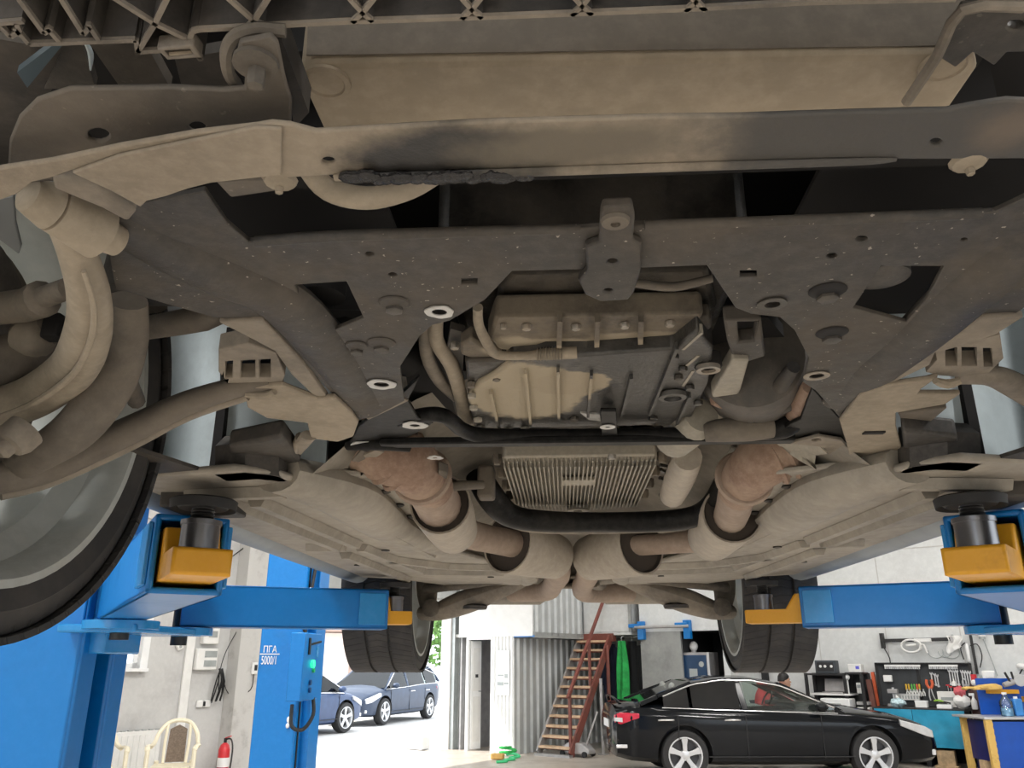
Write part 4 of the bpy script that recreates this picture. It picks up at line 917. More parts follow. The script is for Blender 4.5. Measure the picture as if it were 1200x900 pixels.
# ================================================================== THE LIFT HOLDING THE CAR
M['blue'] = dirty('blue_lift_enamel', (0.0, 0.175, 0.53), (0.01, 0.14, 0.40), .55, .85, 3, .28, .5, bump=.02)
M['bluelight'] = dirty('blue_arm_enamel', (0.02, 0.25, 0.60), (0.04, 0.2, 0.45), .55, .85, 6, .22, .5, bump=.03)
M['yellow'] = dirty('orange_yellow_enamel', (0.74, 0.36, 0.015), (0.50, 0.24, 0.03), .55, .8, 14, .4, .7, bump=.08)
M['rubber'] = flatm('black_rubber_pad', (0.02, 0.02, 0.021), .7)
M['chrome'] = flatm('polished_sleeve', (0.22, 0.22, 0.23), .3, .9)
M['thread'] = flatm('black_screw', (0.03, 0.03, 0.03), .45, .4)
M['inside'] = flatm('dark_tube_inside', (0.012, 0.013, 0.016), .9)
def lift_arm(col, pivot, end, s, w0=.15, z=1.77, pad=None, taper=.12, tall=.128):
    """square tube arm with a sliding yellow carrier and a screw pad at its tip"""
    root = bpy.data.objects.new('lift_arm', None); COL.objects.link(root); root.parent = col; root.location = Vector((0, 0, 0))
    w = wloc(col)
    def q(name, mb, mat, par=root, **k):
        mb.v = [v - w for v in mb.v]; return obj(name, mb, mat, par, **k)
    p = Vector((*pivot, z)); e = Vector((*end, z)); d = (e - p).normalized(); sd = d.cross(ZZ)
    t = .011
    mb = MB()
    for cc, ww, hh in ((sd * (w0 / 2 - t / 2), t, tall), (-sd * (w0 / 2 - t / 2), t, tall), (ZZ * (tall / 2 - t / 2), w0, t), (-ZZ * (tall / 2 - t / 2), w0, t)):
        mb.bar(p + cc, e + cc, ww, hh)
    tube = q('tube', mb, M['blue'], bevel=.004)
    q('tube_inside', MB().bar(e - d * .16, e - d * .10, w0 - .03, tall - .03), M['inside'])
    q('stiffener', MB().bar(e - d * .10 + sd * (w0 / 2 + .004), e - d * .01 + sd * (w0 / 2 + .004), .008, tall * .8), M['bluelight'], tube, bevel=.002)
    q('stiffener', MB().bar(e - d * .10 - sd * (w0 / 2 + .004), e - d * .01 - sd * (w0 / 2 + .004), .008, tall * .8), M['bluelight'], tube, bevel=.002)
    c = Vector((*pad[:2], 0)); zt = pad[2]
    dd = (c - Vector((e.x, e.y, 0))); dd = Vector((dd.x, dd.y, 0)); L = dd.length; dd.normalize()
    s2 = dd.cross(ZZ)
    mb = MB()
    zb = z - .048
    prof = [(-.14, zb), (L + .052, zb), (L + .058, zb + .008), (L + .058, zb + .036), (L + .048, zb + .044), (L * .35, zb + .044), (L * .1, zb + .092), (-.14, zb + .092)]
    e0 = Vector((e.x, e.y, 0))
    for pr_ in ([(-.14, zb), (L + .058, zb), (L + .058, zb + .044), (-.14, zb + .044)], [(-.14, zb + .040), (L * .42, zb + .040), (L * .14, zb + .092), (-.14, zb + .092)]):
        mb = MB(); mb.plate([e0 + dd * x - s2 * .046 + ZZ * zz for x, zz in pr_], s2 * .092)
        q('carrier', mb, M['yellow'], bevel=.006, seg=3)
    zs = zb + .044
    sl = q('sleeve', MB().lathe([(.031, 0), (.031, .042), (.033, .042), (.033, .050), (.026, .052)], c + ZZ * zs, (0, 0, 1), 28), M['chrome'])
    scw = MB(); z0 = zs + .05; n = int((zt - .014 - z0) / .005)
    prof = [(.019, 0)]
    for i in range(max(n, 1)): prof += [(.0195, i * .005 + .0012), (.0175, i * .005 + .0037)]
    prof.append((.019, zt - .014 - z0))
    q('screw', scw.lathe(prof, c + ZZ * z0, (0, 0, 1), 18), M['thread'])
    q('pad', MB().lathe([(.018, zt - .016), (.038, zt - .016), (.042, zt - .012), (.053, zt - .018), (.055, zt - .003), (.050, zt), (.02, zt)], c, (0, 0, 1), 28), M['rubber'])
    q('pivot_plate', MB().lathe([(.10, -.012), (.10, .012)], p - ZZ * (tall / 2 + .014), (0, 0, 1), 20), M['bluelight'], bevel=.002)
    q('pivot_pin', MB().cyl(p - ZZ * .12, p + ZZ * .12, .025, 16), M['thread'])
    return root
def lift_column(s, label):
    col = thing('lift_column', label, 'car lift', (s * 1.56, 2.42, 0), 0, None)
    w = Vector(col.location)
    def q(name, mb, mat, par=col, **k):
        mb.v = [v - w for v in mb.v]; return obj(name, mb, mat, par, **k)
    x0, x1, y0, y1 = s * 1.375, s * 1.77, 2.24, 2.49
    mb = MB(); t = .012; H_ = 3.6
    mb.box(((x0 + x1) / 2, y0, H_ / 2), (abs(x1 - x0), t, H_)); mb.box(((x0 + x1) / 2, y1, H_ / 2), (abs(x1 - x0), t, H_)); mb.box((x1, (y0 + y1) / 2, H_ / 2), (t, y1 - y0, H_))
    mb.box((x0, y0 + .04, H_ / 2), (t, .08, H_)); mb.box((x0, y1 - .04, H_ / 2), (t, .08, H_))
    mb.box((x0 + s * .04, y0 + .08, H_ / 2), (.08, t, H_)); mb.box((x0 + s * .04, y1 - .08, H_ / 2), (.08, t, H_))
    q('post', mb, M['blue'], bevel=.006)
    q('screw_spindle', MB().cyl((s * 1.52, 2.365, .05), (s * 1.52, 2.365, 3.5), .025, 14), M['thread'])
    q('post_inside', MB().box((s * 1.60, 2.365, 1.8), (.02, .22, 3.5)), M['inside'])
    q('base_plate', MB().box((s * 1.56, 2.42, .015), (.6, .6, .03)), M['blue'], bevel=.004)
    mb = MB(); mb.box((s * 1.35, 2.37, 1.79), (.05, .2, .34)); mb.box((s * 1.30, 2.38, 1.865), (.20, .40, .022)); mb.box((s * 1.30, 2.38, 1.685), (.22, .42, .022))
    q('carriage', mb, M['bluelight'], bevel=.005)
    q('carriage_stop', MB().box((s * 1.24, 2.30, 1.90), (.05, .06, .04)), M['thread'])
    return col
PADF = [P(240, 583, .262), P(1135, 579, .262)]
colL = lift_column(-1, 'tall blue lift post in the foreground, its two arms under the raised car beside the near wheel')
colR = lift_column(1, 'lift whose blue arms carry the car side away from the near wheel, over the workbenches')
for s, col, pf in ((-1, colL, PADF[0]), (1, colR, PADF[1])):
    pf = Vector((pf.x, pf.y, 1.858))
    pv = Vector((s * 1.27, 2.24)); pe = Vector((pf.x, pf.y)); dv = (pv - pe).normalized()
    lift_arm(col, pv, pe + dv * .085, s, .125, 1.776, pf, tall=.135)
    pr = Vector((s * .635, 2.86, 1.862)); pv = Vector((s * 1.27, 2.60)); pe = Vector((pr.x, pr.y)); dv = (pv - pe).normalized()
    lift_arm(col, pv, pe + dv * (.03 if s < 0 else .125), s, .12, 1.768, pr, tall=.13)

# ---- the neighbouring lift post, with its control box
nc = thing('lift_column', 'blue lift post with white lettering and a control box by the open gate', 'car lift', (-1.90, 5.57, 0))
def nq(name, mb, mat, par=nc, **k):
    mb.v = [v - Vector((-1.90, 5.57, 0)) for v in mb.v]; return obj(name, mb, mat, par, **k)
nq('post', MB().box((-1.90, 5.57, 1.9), (.28, .36, 3.8)), M['blue'], bevel=.012)
nq('rear_channel', MB().box((-1.735, 5.62, 1.9), (.06, .22, 3.8)), M['blue'], bevel=.005)
nq('slot', MB().box((-1.757, 5.45, 1.9), (.006, .02, 3.8)), M['inside'])
nq('base_plate', MB().box((-1.88, 5.57, .015), (.6, .6, .03)), M['blue'])
cb_ = nq('control_box', MB().box((-1.695, 5.28, 1.57), (.09, .36, .40)), M['blue'], bevel=.006)
xf = -1.648
nq('switch', MB().box((xf, 5.20, 1.69), (.012, .03, .10)), M['thread'], cb_); nq('switch', MB().bar((xf - .01, 5.24, 1.70), (xf + .03, 5.34, 1.72), .012, .012), M['thread'], cb_)
nq('start_button', MB().cyl((xf - .005, 5.28, 1.585), (xf + .015, 5.28, 1.585), .024, 16), emit('green_lamp', (0.02, .75, .22), 1.6), cb_)
nq('small_lamp', MB().cyl((xf - .005, 5.31, 1.545), (xf + .012, 5.31, 1.545), .014, 12), flatm('dim_green_lamp', (.02, .4, .15), .3), cb_)
for z in (1.475, 1.43): nq('push_button', MB().cyl((xf - .005, 5.26, z), (xf + .012, 5.26, z), .016, 12), flatm('dark_blue_button', (.01, .06, .18), .4), cb_)
nq('rating_plate', MB().box((xf, 5.38, 1.66), (.003, .05, .07)), M['bluelight'], cb_)
nq('cable', MB().tube([(-1.66, 5.40, 1.38), (-1.64, 5.36, 1.28), (-1.68, 5.3, 1.20), (-1.76, 5.32, 1.22), (-1.78, 5.36, 1.34)], .012, 8, 5), M['thread'], cb_)
nq('cable', MB().tube([(-1.74, 5.40, 1.76), (-1.76, 5.4, 1.85), (-1.74, 5.42, 2.0), (-1.72, 5.5, 2.4)], .012, 8, 4), M['thread'], cb_)
nq('padlock', MB().sphere((-1.80, 5.38, 1.25), (.014, .012, .02), 8, 6), M['white']); nq('padlock', MB().sphere((-1.805, 5.38, 1.215), (.012, .012, .016), 8, 6), M['white'])
def text_mesh(name, s, size, mat, parent, loc, rot, ext=.001, align='CENTER'):
    cu = bpy.data.curves.new(name, 'FONT'); cu.body = s; cu.size = size; cu.extrude = ext; cu.align_x = align
    to = bpy.data.objects.new(name + '_curve', cu); COL.objects.link(to)
    dg = bpy.context.evaluated_depsgraph_get(); me = bpy.data.meshes.new_from_object(to.evaluated_get(dg))
    bpy.data.objects.remove(to); me.materials.clear(); me.materials.append(mat)
    return share(name, me, parent, loc, rot)
text_mesh('lettering', 'ПГА', .058, M['white'], nc, (-.066, -.183, 1.655), (PI / 2, 0, 0)).scale = (.8, 1, 1)
text_mesh('lettering', '5000/1', .074, M['white'], nc, (-.066, -.183, 1.582), (PI / 2, 0, 0)).scale = (.52, 1, 1)
obj('lettering_line', MB().box((-.066, -.182, 1.645), (.13, .003, .006)), M['white'], nc)
# ================================================================== PARKED CARS
def car_glass(): return glassm('car_glass', (.90, .95, .93), .3)
M['carglass'] = car_glass()
M['privacy'] = flatm('dark_privacy_glass', (0.012, 0.012, 0.013), .06, 0, .1)
M['alloy'] = flatm('alloy_wheel', (0.62, 0.63, 0.65), .3, .6, .05)
M['rimshade'] = flatm('rim_shade', (0.05, 0.05, 0.055), .4, .4)
M['trimblack'] = flatm('black_trim', (0.015, 0.015, 0.016), .5)
M['chrometrim'] = flatm('bright_trim', (0.75, 0.75, 0.76), .2, .7, .03)
M['redlamp'] = flatm('red_lamp_lens', (0.55, 0.02, 0.05), .12, 0, .1, coat=.6)
M['clearlamp'] = flatm('clear_lamp_lens', (0.72, 0.73, 0.75), .1, .3, .1, coat=.8)
M['seat'] = flatm('car_seat_cloth', (0.30, 0.31, 0.29), .9)
def lerp_tab(tab, x):
    for (x0, *v0), (x1, *v1) in zip(tab[:-1], tab[1:]):
        if x <= x1:
            t = min(max((x - x0) / (x1 - x0), 0), 1); t = t * t * (3 - 2 * t) * .5 + t * .5
            return [a + (b - a) * t for a, b in zip(v0, v1)]
    return list(tab[-1][1:])
def make_car(name, label, loc, rz, paint, kind='sedan', spokes=5, privacy=True, group=None):
    """x forward, y left, wheels on z = 0"""
    root = thing(name, label, 'car', loc, rz, group)
    xr, xf_, R_ = -1.38, 1.345, .335
    # x, half width, underside, belt, crown
    if kind == 'sedan':
        tab = [(-2.37, .66, .42, .80, .86), (-2.33, .76, .30, .92, 1.0), (-2.1, .86, .25, .98, 1.05), (-1.6, .90, .22, .97, 1.06), (-.8, .91, .20, .94, 1.0), (.3, .91, .20, .91, .97), (1.1, .905, .20, .89, .99), (1.7, .885, .21, .84, .90), (2.05, .84, .22, .76, .82), (2.28, .74, .24, .66, .71), (2.38, .60, .32, .56, .60)]
        roof = [(-1.98, 1.02), (-1.72, 1.13), (-1.20, 1.315), (-.75, 1.38), (-.30, 1.375), (.12, 1.30), (.98, .95)]
        xm = -.46; f_ = [xm + .03, -.30, -.1, .12, .35, .6, .84]; r_ = [-1.22, -1.0, -.75, xm - .07]; q_ = [-1.64, -1.45, -1.27]; xmir = .60
    else:
        tab = [(-2.20, .70, .40, .92, 1.0), (-2.16, .80, .30, .98, 1.02), (-1.9, .87, .25, 1.0, 1.05), (-.8, .89, .20, .97, 1.0), (.3, .89, .20, .92, .97), (1.1, .885, .20, .90, 1.0), (1.6, .86, .21, .85, .93), (1.95, .82, .22, .77, .84), (2.13, .72, .24, .68, .74), (2.22, .58, .30, .55, .62)]
        roof = [(-2.15, 1.03), (-2.02, 1.22), (-1.80, 1.42), (-.9, 1.50), (.0, 1.49), (.50, 1.39), (1.30, .96)]
        xm = -.02; f_ = [xm + .03, .2, .4, .55, .8, 1.05, 1.22]; r_ = [-1.15, -.6, -.3, xm - .07]; q_ = [-1.95, -1.6, -1.22]; xmir = 1.0
    rings = []
    x0, x1 = tab[0][0], tab[-1][0]
    N = 34
    for i in range(N + 1):
        x = x0 + (x1 - x0) * (0.5 - 0.5 * math.cos(PI * i / N))
        w, zb, zb2, zt = lerp_tab(tab, x)
        half = [(.0, zb), (w * .80, zb), (w * .955, zb + .06), (w * .985, zb + .16), (w * .995, (zb + zb2) * .5), (w, zb2 - .16), (w * .985, zb2 - .07), (w * .95, zb2 - .015), (w * .86, zb2 + .012), (w * .5, (zb2 + zt) * .5 + (zt - zb2) * .3), (0, zt)]
        rings.append([Vector((x, y, z)) for y, z in half] + [Vector((x, -y, z)) for y, z in reversed(half[1:-1])])
    body = obj('body', MB().loft(rings), [paint, M['trimblack']], root, sharp=60)
    cut = []
    for x in (xr, xf_):
        for s in (-1, 1):
            c = obj('cut', MB().cyl((x, s * .62, R_ + .01), (x, s * 1.1, R_ + .01), R_ + .055, 36), M['trimblack']); c.parent = root; cut.append(c)
            md = body.modifiers.new('arch', 'BOOLEAN'); md.object = c; md.solver = 'EXACT'
    bpy.context.view_layer.update()
    dg = bpy.context.evaluated_depsgraph_get()
    me = bpy.data.meshes.new_from_object(body.evaluated_get(dg))
    body.modifiers.clear(); body.data = me
    for c in cut: bpy.data.objects.remove(c)
    me.set_sharp_from_angle(angle=R(42))
    def sy(z): return .845 - max(z - .93, 0) * .46
    def zr(x):
        for (a, za), (b, zb_) in zip(roof[:-1], roof[1:]):
            if x <= b: return za + (zb_ - za) * (x - a) / (b - a)
        return roof[-1][1]
    # roof skin over the cabin
    rp = roof[2:6]
    xs = [rp[0][0] + (rp[-1][0] - rp[0][0]) * i / 10 for i in range(11)]
    mb = MB(); rr = []
    for x in xs:
        z = zr(x); y = sy(z)
        rr.append([Vector((x, y * math.sin(t), z - .05 + .07 * math.cos(t) ** .6)) for t in [-PI / 2 + .0001 + (PI - .0002) * k / 12 for k in range(13)]] + [Vector((x, 0, z - .06))])
    obj('roof', mb.loft(rr), paint, root)
    beltl = lambda x: lerp_tab(tab, x)[2] - .01
    xa, xb = roof[0][0], roof[-1][0]
    for s in (-1, 1):
        for pts in ([roof[5], (roof[6][0], beltl(roof[6][0]))], [roof[2], roof[1], roof[0]]):
            for (ax, az), (bx, bz) in zip(pts[:-1], pts[1:]):
                obj('pillar', MB().bar((ax, s * (sy(az) - .01), az - .02), (bx, s * (sy(bz) - .02), bz - .01), .07, .06), paint, root, bevel=.01)
        obj('pillar', MB().bar((xm - .05, s * (sy(1.4) - .01), zr(xm) - .03), (xm, s * (sy(.93) - .01), beltl(xm)), .03, .10, (1, 0, 0)), paint, root, bevel=.01)
    for s in (-1, 1):
        def top(x): return zr(x) - .055
        def pane(nm, xs_, m):
            up = [Vector((x, s * (sy(top(x)) + .012), top(x))) for x in xs_ if top(x) > beltl(x) + .02]
            lo = [Vector((x, s * (sy(beltl(x)) + .0), beltl(x))) for x in reversed(xs_)]
            return obj(nm, MB().plate(up + lo, (0, -s * .006, 0)), m, root, label='dark tinted rear side glass' if m is M['privacy'] else None)
        pane('front_side_window', f_, M['carglass'])
        pane('rear_side_window', r_, M['privacy'] if privacy else M['carglass'])
        pane('quarter_window', q_, M['privacy'] if privacy else M['carglass'])
        tr = [(x, s * (sy(top(x)) + .016), top(x) + .012) for x in [q_[0]] + r_ + f_]
        br_ = [(x, s * (sy(beltl(x)) + .006), beltl(x)) for x in reversed([q_[0] - .03] + r_ + f_ + [f_[-1] + .04])]
        obj('window_trim', MB().tube(tr, .011, 6, 2).tube(br_, .011, 6, 2), M['chrometrim'], root)
        w_ = lerp_tab(tab, 0.2)[0]
        for x in (xm - .10, xm - 1.06):
            obj('door_handle', MB().tube([(x, s * (w_ * .99), .80), (x - .05, s * (w_ + .03), .805), (x - .17, s * (w_ + .03), .805), (x - .22, s * (w_ * .99), .80)], .013, 8, 3), M['chrometrim'], root)
        dl = MB()
        for x, zz0 in ((xm - .02, .30), (xm + 1.07, .30), (xm - 1.0, .55)): dl.box((x, s * (w_ - .004), (zz0 + .86) / 2), (.008, .012, .86 - zz0))
        dl.box((.0, s * w_ * .985, .32), (2.1, .02, .012))
        obj('door_gap', dl, M['trimblack'], root)
        mir = obj('wing_mirror', MB().sphere((xmir, s * 1.0, .98), (.09, .10, .07), 12, 8), paint, root); obj('mirror_foot', MB().bar((xmir + .02, s * .88, .93), (xmir, s * .97, .96), .04, .03), M['trimblack'], mir)
        xt = tab[0][0]
        obj('tail_lamp', MB().loft([[Vector((x, s * y, z)) for y, z in ((w2 - .16, z0), (w2 + .0, z0 + .02), (w2 - .01, z1), (w2 - .14, z1))] for x, w2, z0, z1 in ((xt + .02, .725, .74, .86), (xt + .10, .812, .72, .90), (xt + .36, .886, .81, .89))]), M['redlamp'], root, bevel=.01)
        obj('lamp_insert', MB().loft([[Vector((x, s * y, z)) for y, z in ((w2 - .1, z0), (w2 + .02, z0), (w2 + .018, z1), (w2 - .1, z1))] for x, w2, z0, z1 in ((xt + .015, .728, .78, .83), (xt + .12, .812, .77, .83))]), M['clearlamp'], root)
        xn = tab[-1][0]
        obj('head_lamp', MB().loft([[Vector((x, s * y, z)) for y, z in ((w2 - .16, z0), (w2 + .012, z0 + .0), (w2 + .0, z1), (w2 - .15, z1 + .02))] for x, w2, z0, z1 in ((xn - .10, .748, .55, .65), (xn - .24, .828, .58, .71), (xn - .62, .892, .72, .80))]), M['clearlamp'], root, bevel=.01)
        obj('fog_lamp', MB().box((xn - .12, s * .68, .36), (.06, .14, .08)), M['clearlamp'], root, bevel=.015)
        obj('reflector', MB().box((xt + .1, s * .80, .45), (.16, .04, .05)), M['clearlamp'], root, bevel=.01)
        if kind == 'wagon': obj('roof_rail', MB().tube([(-1.7, s * .60, 1.46), (-1.6, s * .60, 1.53), (-.3, s * .58, 1.56), (.25, s * .57, 1.49)], .016, 8, 3), M['alloy'], root)
    # windscreen and rear window
    for nm, (ax, az), (bx, bz), m in (('windscreen', roof[5], (roof[6][0], beltl(roof[6][0]) + .04), M['carglass']), ('rear_window', roof[2], (roof[0][0] + .02, roof[0][1] + .0), M['privacy'] if privacy else M['carglass'])):
        obj(nm, MB().plate([(ax, sy(az) - .03, az), (bx, sy(bz) - .04, bz), (bx, -sy(bz) + .04, bz), (ax, -sy(az) + .03, az)], (0, 0, .008)), m, root)
    obj('cabin_floor', MB().box((xm - .3, 0, .90), (2.3, 1.5, .02)), M['trimblack'], root)
    obj('dashboard', MB().box((xmir - .12, 0, .95), (.35, 1.4, .12)), M['trimblack'], root, bevel=.03)
    for x in (xm + .1, xm - .75):
        for s in (-1, 1):
            st_ = obj('seat', MB().tube([(x - .0, s * .36, .75), (x - .12, s * .36, 1.0), (x - .18, s * .36, 1.12)], [.22, .22, .16], 12, 3, .45, up0=(1, 0, 0)), M['seat'], root); obj('headrest', MB().sphere((x - .2, s * .36, 1.22), (.05, .12, .08), 10, 8), M['seat'], st_)
    obj('steering_wheel', MB().tube([(xmir - .36 + .08 * math.cos(t), .36 + .17 * math.sin(t), 1.0 + .15 * math.cos(t)) for t in [2 * PI * k / 16 for k in range(17)]], .014, 6, 1), M['trimblack'], root)
    obj('rear_spoiler' if kind == 'sedan' else 'roof_spoiler', MB().tube([(tab[1][0] + .08, -.62, tab[2][3] + .03), (tab[1][0] + .02, -.3, tab[2][4] + .045), (tab[1][0] + .02, .3, tab[2][4] + .045), (tab[1][0] + .08, .62, tab[2][3] + .03)], .03, 8, 4, .4) if kind == 'sedan' else MB().box((-1.93, 0, 1.44), (.28, 1.0, .03)), paint, root)
    xn = tab[-1][0]
    obj('grille', MB().box((xn - .01, 0, .50), (.05, .7, .12)), M['trimblack'], root, bevel=.02)
    obj('number_plate', MB().box((xn + .03, 0, .40), (.012, .52, .11)), M['white'], root); obj('number_plate', MB().box((tab[0][0] - .01, 0, .72), (.012, .52, .11)), M['white'], root)
    for x in (xr, xf_):
        for s in (-1, 1):
            w = bpy.data.objects.new('wheel', None); COL.objects.link(w); w.parent = root; w.location = (x, s * .79, R_)
            hw = .105
            obj('tyre', MB().lathe([(.235, -hw * .9), (.28, -hw * 1.02), (R_ - .012, -hw * .95), (R_, -hw * .7), (R_, hw * .7), (R_ - .012, hw * .95), (.28, hw * 1.02), (.235, hw * .9)], (0, 0, 0), (0, 1, 0), 40, caps=False), M['tyreplain'], w)
            rm = obj('rim', MB().lathe([(.238, s * hw * .9), (.245, s * hw * .98), (.228, s * hw * .98), (.215, s * hw * .6), (.20, -s * hw * .6), (.0, -s * hw * .62)], (0, 0, 0), (0, 1, 0), 36, caps=False), M['alloy'], w)
            obj('rim_shadow', MB().lathe([(.205, s * .0), (.001, s * .002)], (0, 0, 0), (0, 1, 0), 30, caps=False), M['rimshade'], rm)  # dark disc; the shade behind the spokes is put into its colour
            obj('hub', MB().lathe([(.075, s * .02), (.07, s * .075), (.04, s * .085), (.001, s * .086)], (0, 0, 0), (0, 1, 0), 20, caps=False), M['alloy'], rm)
            for k in range(spokes):
                t = 2 * PI * k / spokes + .3; d = Vector((math.cos(t), 0, math.sin(t))); q = Vector((-math.sin(t), 0, math.cos(t)))
                mb = MB()
                mb.loft([[d * a + q * b + Vector((0, s * (y + .012), 0)), d * a - q * b + Vector((0, s * (y + .012), 0)), d * a - q * b * 1.05 + Vector((0, s * (y - .02), 0)), d * a + q * b * 1.05 + Vector((0, s * (y - .02), 0))] for a, b, y in ((.05, .030, .068), (.14, .032, .072), (.228, .048, .076))])
                obj('spoke', mb, M['alloy'], rm, bevel=.004)
    return root
M['tyreplain'] = flatm('car_tyre', (0.022, 0.022, 0.023), .8)
def W(r, f, z=0): return Vector((EYE.x, EYE.y, 0)) + RT * r + HD * f + ZZ * z
pblack = flatm('black_car_paint', (0.005, 0.006, 0.008), .10, 0, .1); pblack.node_tree.nodes['Principled BSDF'].inputs['Specular IOR Level'].default_value = .28
s0 = W(3.83, 13.35)
make_car('sedan', 'glossy black sedan parked in the workshop below the raised car', s0, YAW + R(1), pblack)
pblue = flatm('slate_blue_paint', (0.028, 0.045, 0.085), .45, .1, .1, coat=.15)
pmid = flatm('mid_blue_paint', (0.035, 0.065, 0.15), .45, .1, .1, coat=.15)
h1 = Vector((RT * -1.0 + HD * -2.7)); a1 = math.atan2(h1.y, h1.x)
make_car('estate_car', 'slate blue estate car parked in the sunny yard, nose towards the gate', W(-3.75, 24.6), a1, pblue, 'wagon', privacy=False)
h2 = Vector((RT * -1.04 + HD * -2.1)); a2 = math.atan2(h2.y, h2.x)
make_car('hatchback', 'mid blue car in the yard, mostly hidden behind the lettered lift post', W(-5.35, 19.8), a2 + PI, pmid, 'wagon', privacy=False)

# ================================================================== OUTSIDE THE GATE
ob = thing('outbuilding', 'pink rendered outbuilding with a corrugated roof edge across the yard', 'building', W(-9.3, 33), YAW + R(12))
M['pink'] = flatm('pink_render', (0.80, 0.66, 0.60), .9, 0, .05)
M['rooft'] = flatm('brown_roof_sheet', (0.42, 0.30, 0.25), .8)
obj('wall', MB().box((0, 0, 1.3), (6.0, 5, 2.6)), M['pink'], ob)
rf = obj('roof', MB().box((0, 0, 2.7), (6.8, 6.0, .14)), M['rooft'], ob)
mb = MB()
for i in range(34): mb.cyl((-3.4 + i * .206, -3.02, 2.78), (-3.4 + i * .206, 3.0, 2.82), .07, 8)
obj('roof_ridges', mb, M['rooft'], rf, kind='stuff')
obj('downpipe', MB().cyl((2.9, -2.56, 0), (2.9, -2.56, 2.6), .06, 10), M['rooft'], ob)
obj('door', MB().box((-1.2, -2.52, 1.0), (.9, .05, 2.0)), M['rooft'], ob)
M['leaf'] = flatm('leaf_green', (0.16, 0.30, 0.08), .6, 0, .45, 2.5); M['bark'] = flatm('tree_bark', (.10, .08, .06), .9)
def tree(label, loc, h, r, seed, n=900):
    rnd = random.Random(seed)
    t = thing('leafy_tree', label, 'tree', loc, 0, 'trees beyond the yard')
    obj('trunk', MB().tube([(0, 0, 0), (.05, 0, h * .4), (0, .05, h * .8)], [.14, .11, .05], 8, 3), M['bark'], t)
    mb = MB()
    for i in range(n):
        d = Vector((rnd.gauss(0, 1), rnd.gauss(0, 1), rnd.gauss(0, 1))).normalized() * (rnd.random() ** .33)
        c = Vector((0, 0, h * .62)) + Vector((d.x * r, d.y * r, d.z * h * .40))
        a = Vector((rnd.gauss(0, 1), rnd.gauss(0, 1), rnd.gauss(0, 1))).normalized() * rnd.uniform(.10, .24); b = a.orthogonal().normalized() * rnd.uniform(.08, .16)
        mb.add([c - a, c + b, c + a, c - b], [(0, 1, 2, 3)])
    obj('foliage', mb, M['leaf'], t, kind='stuff', sharp=None)
tree('tall green tree behind the pink outbuilding', W(-12.0, 44), 7.5, 3.0, 1, 1600)
tree('round green tree between outbuilding and estate car', W(-7.6, 41.0), 5.2, 2.0, 2, 1200)
tree('green bushy tree right behind the estate car roof', W(-3.2, 42.0), 5.6, 2.1, 3, 1200)
cs_ = bthing('kerb_stone', 'white concrete kerb block at the gate jamb', 'kerb', -.55, -.35, 0)
obj('block', MB().box((0, 0, .12), (.5, .25, .24)), M['white'], cs_, bevel=.03)

# ================================================================== LEFT WALL: RADIATOR, CHAIRS, METERS
def wall_a(x, y, off=.0):
    b, z = PA(x, y, off); return b, z
rad = bthing('radiator', 'white panel radiator below the window on the grey wall', 'radiator', .09, -6.62, .16)
obj('panel', MB().box((0, 0, .28), (.05, 1.0, .56)), M['whitepl'], rad, bevel=.01)
for i in range(12): obj('fin', MB().box((.03, -.46 + i * .083, .27), (.014, .04, .48)), M['whitepl'], rad, bevel=.004)
for i in range(10): obj('top_slot', MB().box((0, -.44 + i * .098, .566), (.05, .05, .012)), M['galv'], rad)
obj('valve', MB().cyl((0, .5, .06), (0, .58, .06), .02, 8), M['galv'], rad)
M['creampl'] = flatm('cream_plastic', (0.78, 0.72, 0.56), .45, 0, .04)
M['brownpl'] = flatm('brown_woven_panel', (0.16, 0.12, 0.09), .8, 0, .3, 60)
def armchair(label, a, b, rz, panel):
    """moulded garden chair, front towards -y"""
    c = bthing('garden_chair', label, 'chair', a, b, 0, rz, 'moulded plastic garden chairs')
    obj('seat', MB().grid(lambda u_, v_: (-.22 + .44 * u_, -.22 + .44 * v_, .42 - .03 * math.sin(PI * u_) * math.sin(PI * v_)), 8, 8, (0, 0, -.02)), M['creampl'], c)
    ar = MB()
    arch_ = [(-.27, .05, .62), (-.25, .20, .66), (-.22, .26, .76), (-.13, .31, .87), (0, .33, .90), (.13, .31, .87), (.22, .26, .76), (.25, .20, .66), (.27, .05, .62)]
    ar.tube(arch_, .026, 8, 4)
    obj('back_frame', ar, M['creampl'], c)
    if panel: obj('back_panel', MB().plate([(-.11, .22, .43), (.11, .22, .43), (.10, .29, .80), (.0, .31, .85), (-.10, .29, .80)], (0, .01, 0)), M['brownpl'], c, label='brown woven back panel')
    for s in (-1, 1):
        obj('back_post', MB().tube([(s * .13, .20, .42), (s * .14, .26, .65), (s * .13, .30, .86)], .018, 8, 3), M['creampl'], c)
        obj('armrest', MB().tube([(s * .27, .08, .63), (s * .28, -.08, .645), (s * .27, -.22, .64), (s * .26, -.26, .60)], .03, 10, 4, .55), M['creampl'], c)
        obj('leg', MB().tube([(s * .26, -.25, .62), (s * .265, -.25, .3), (s * .28, -.27, 0)], .026, 8, 3), M['creampl'], c)
        obj('leg', MB().tube([(s * .20, .18, .45), (s * .24, .24, .2), (s * .26, .28, 0)], .026, 8, 3), M['creampl'], c)
    return c
def ab(p): return (p - BO).dot(BU), (p - BO).dot(BN)
ca, cb2 = ab(PF(207, 852, 10.6)); armchair('cream plastic garden chair with a brown back panel, beside the extinguisher', ca, cb2, R(52), True)
ca, cb2 = ab(PF(118, 855, 10.2)); armchair('cream plastic garden chair half hidden by the big lift post', ca, cb2, R(75), False)
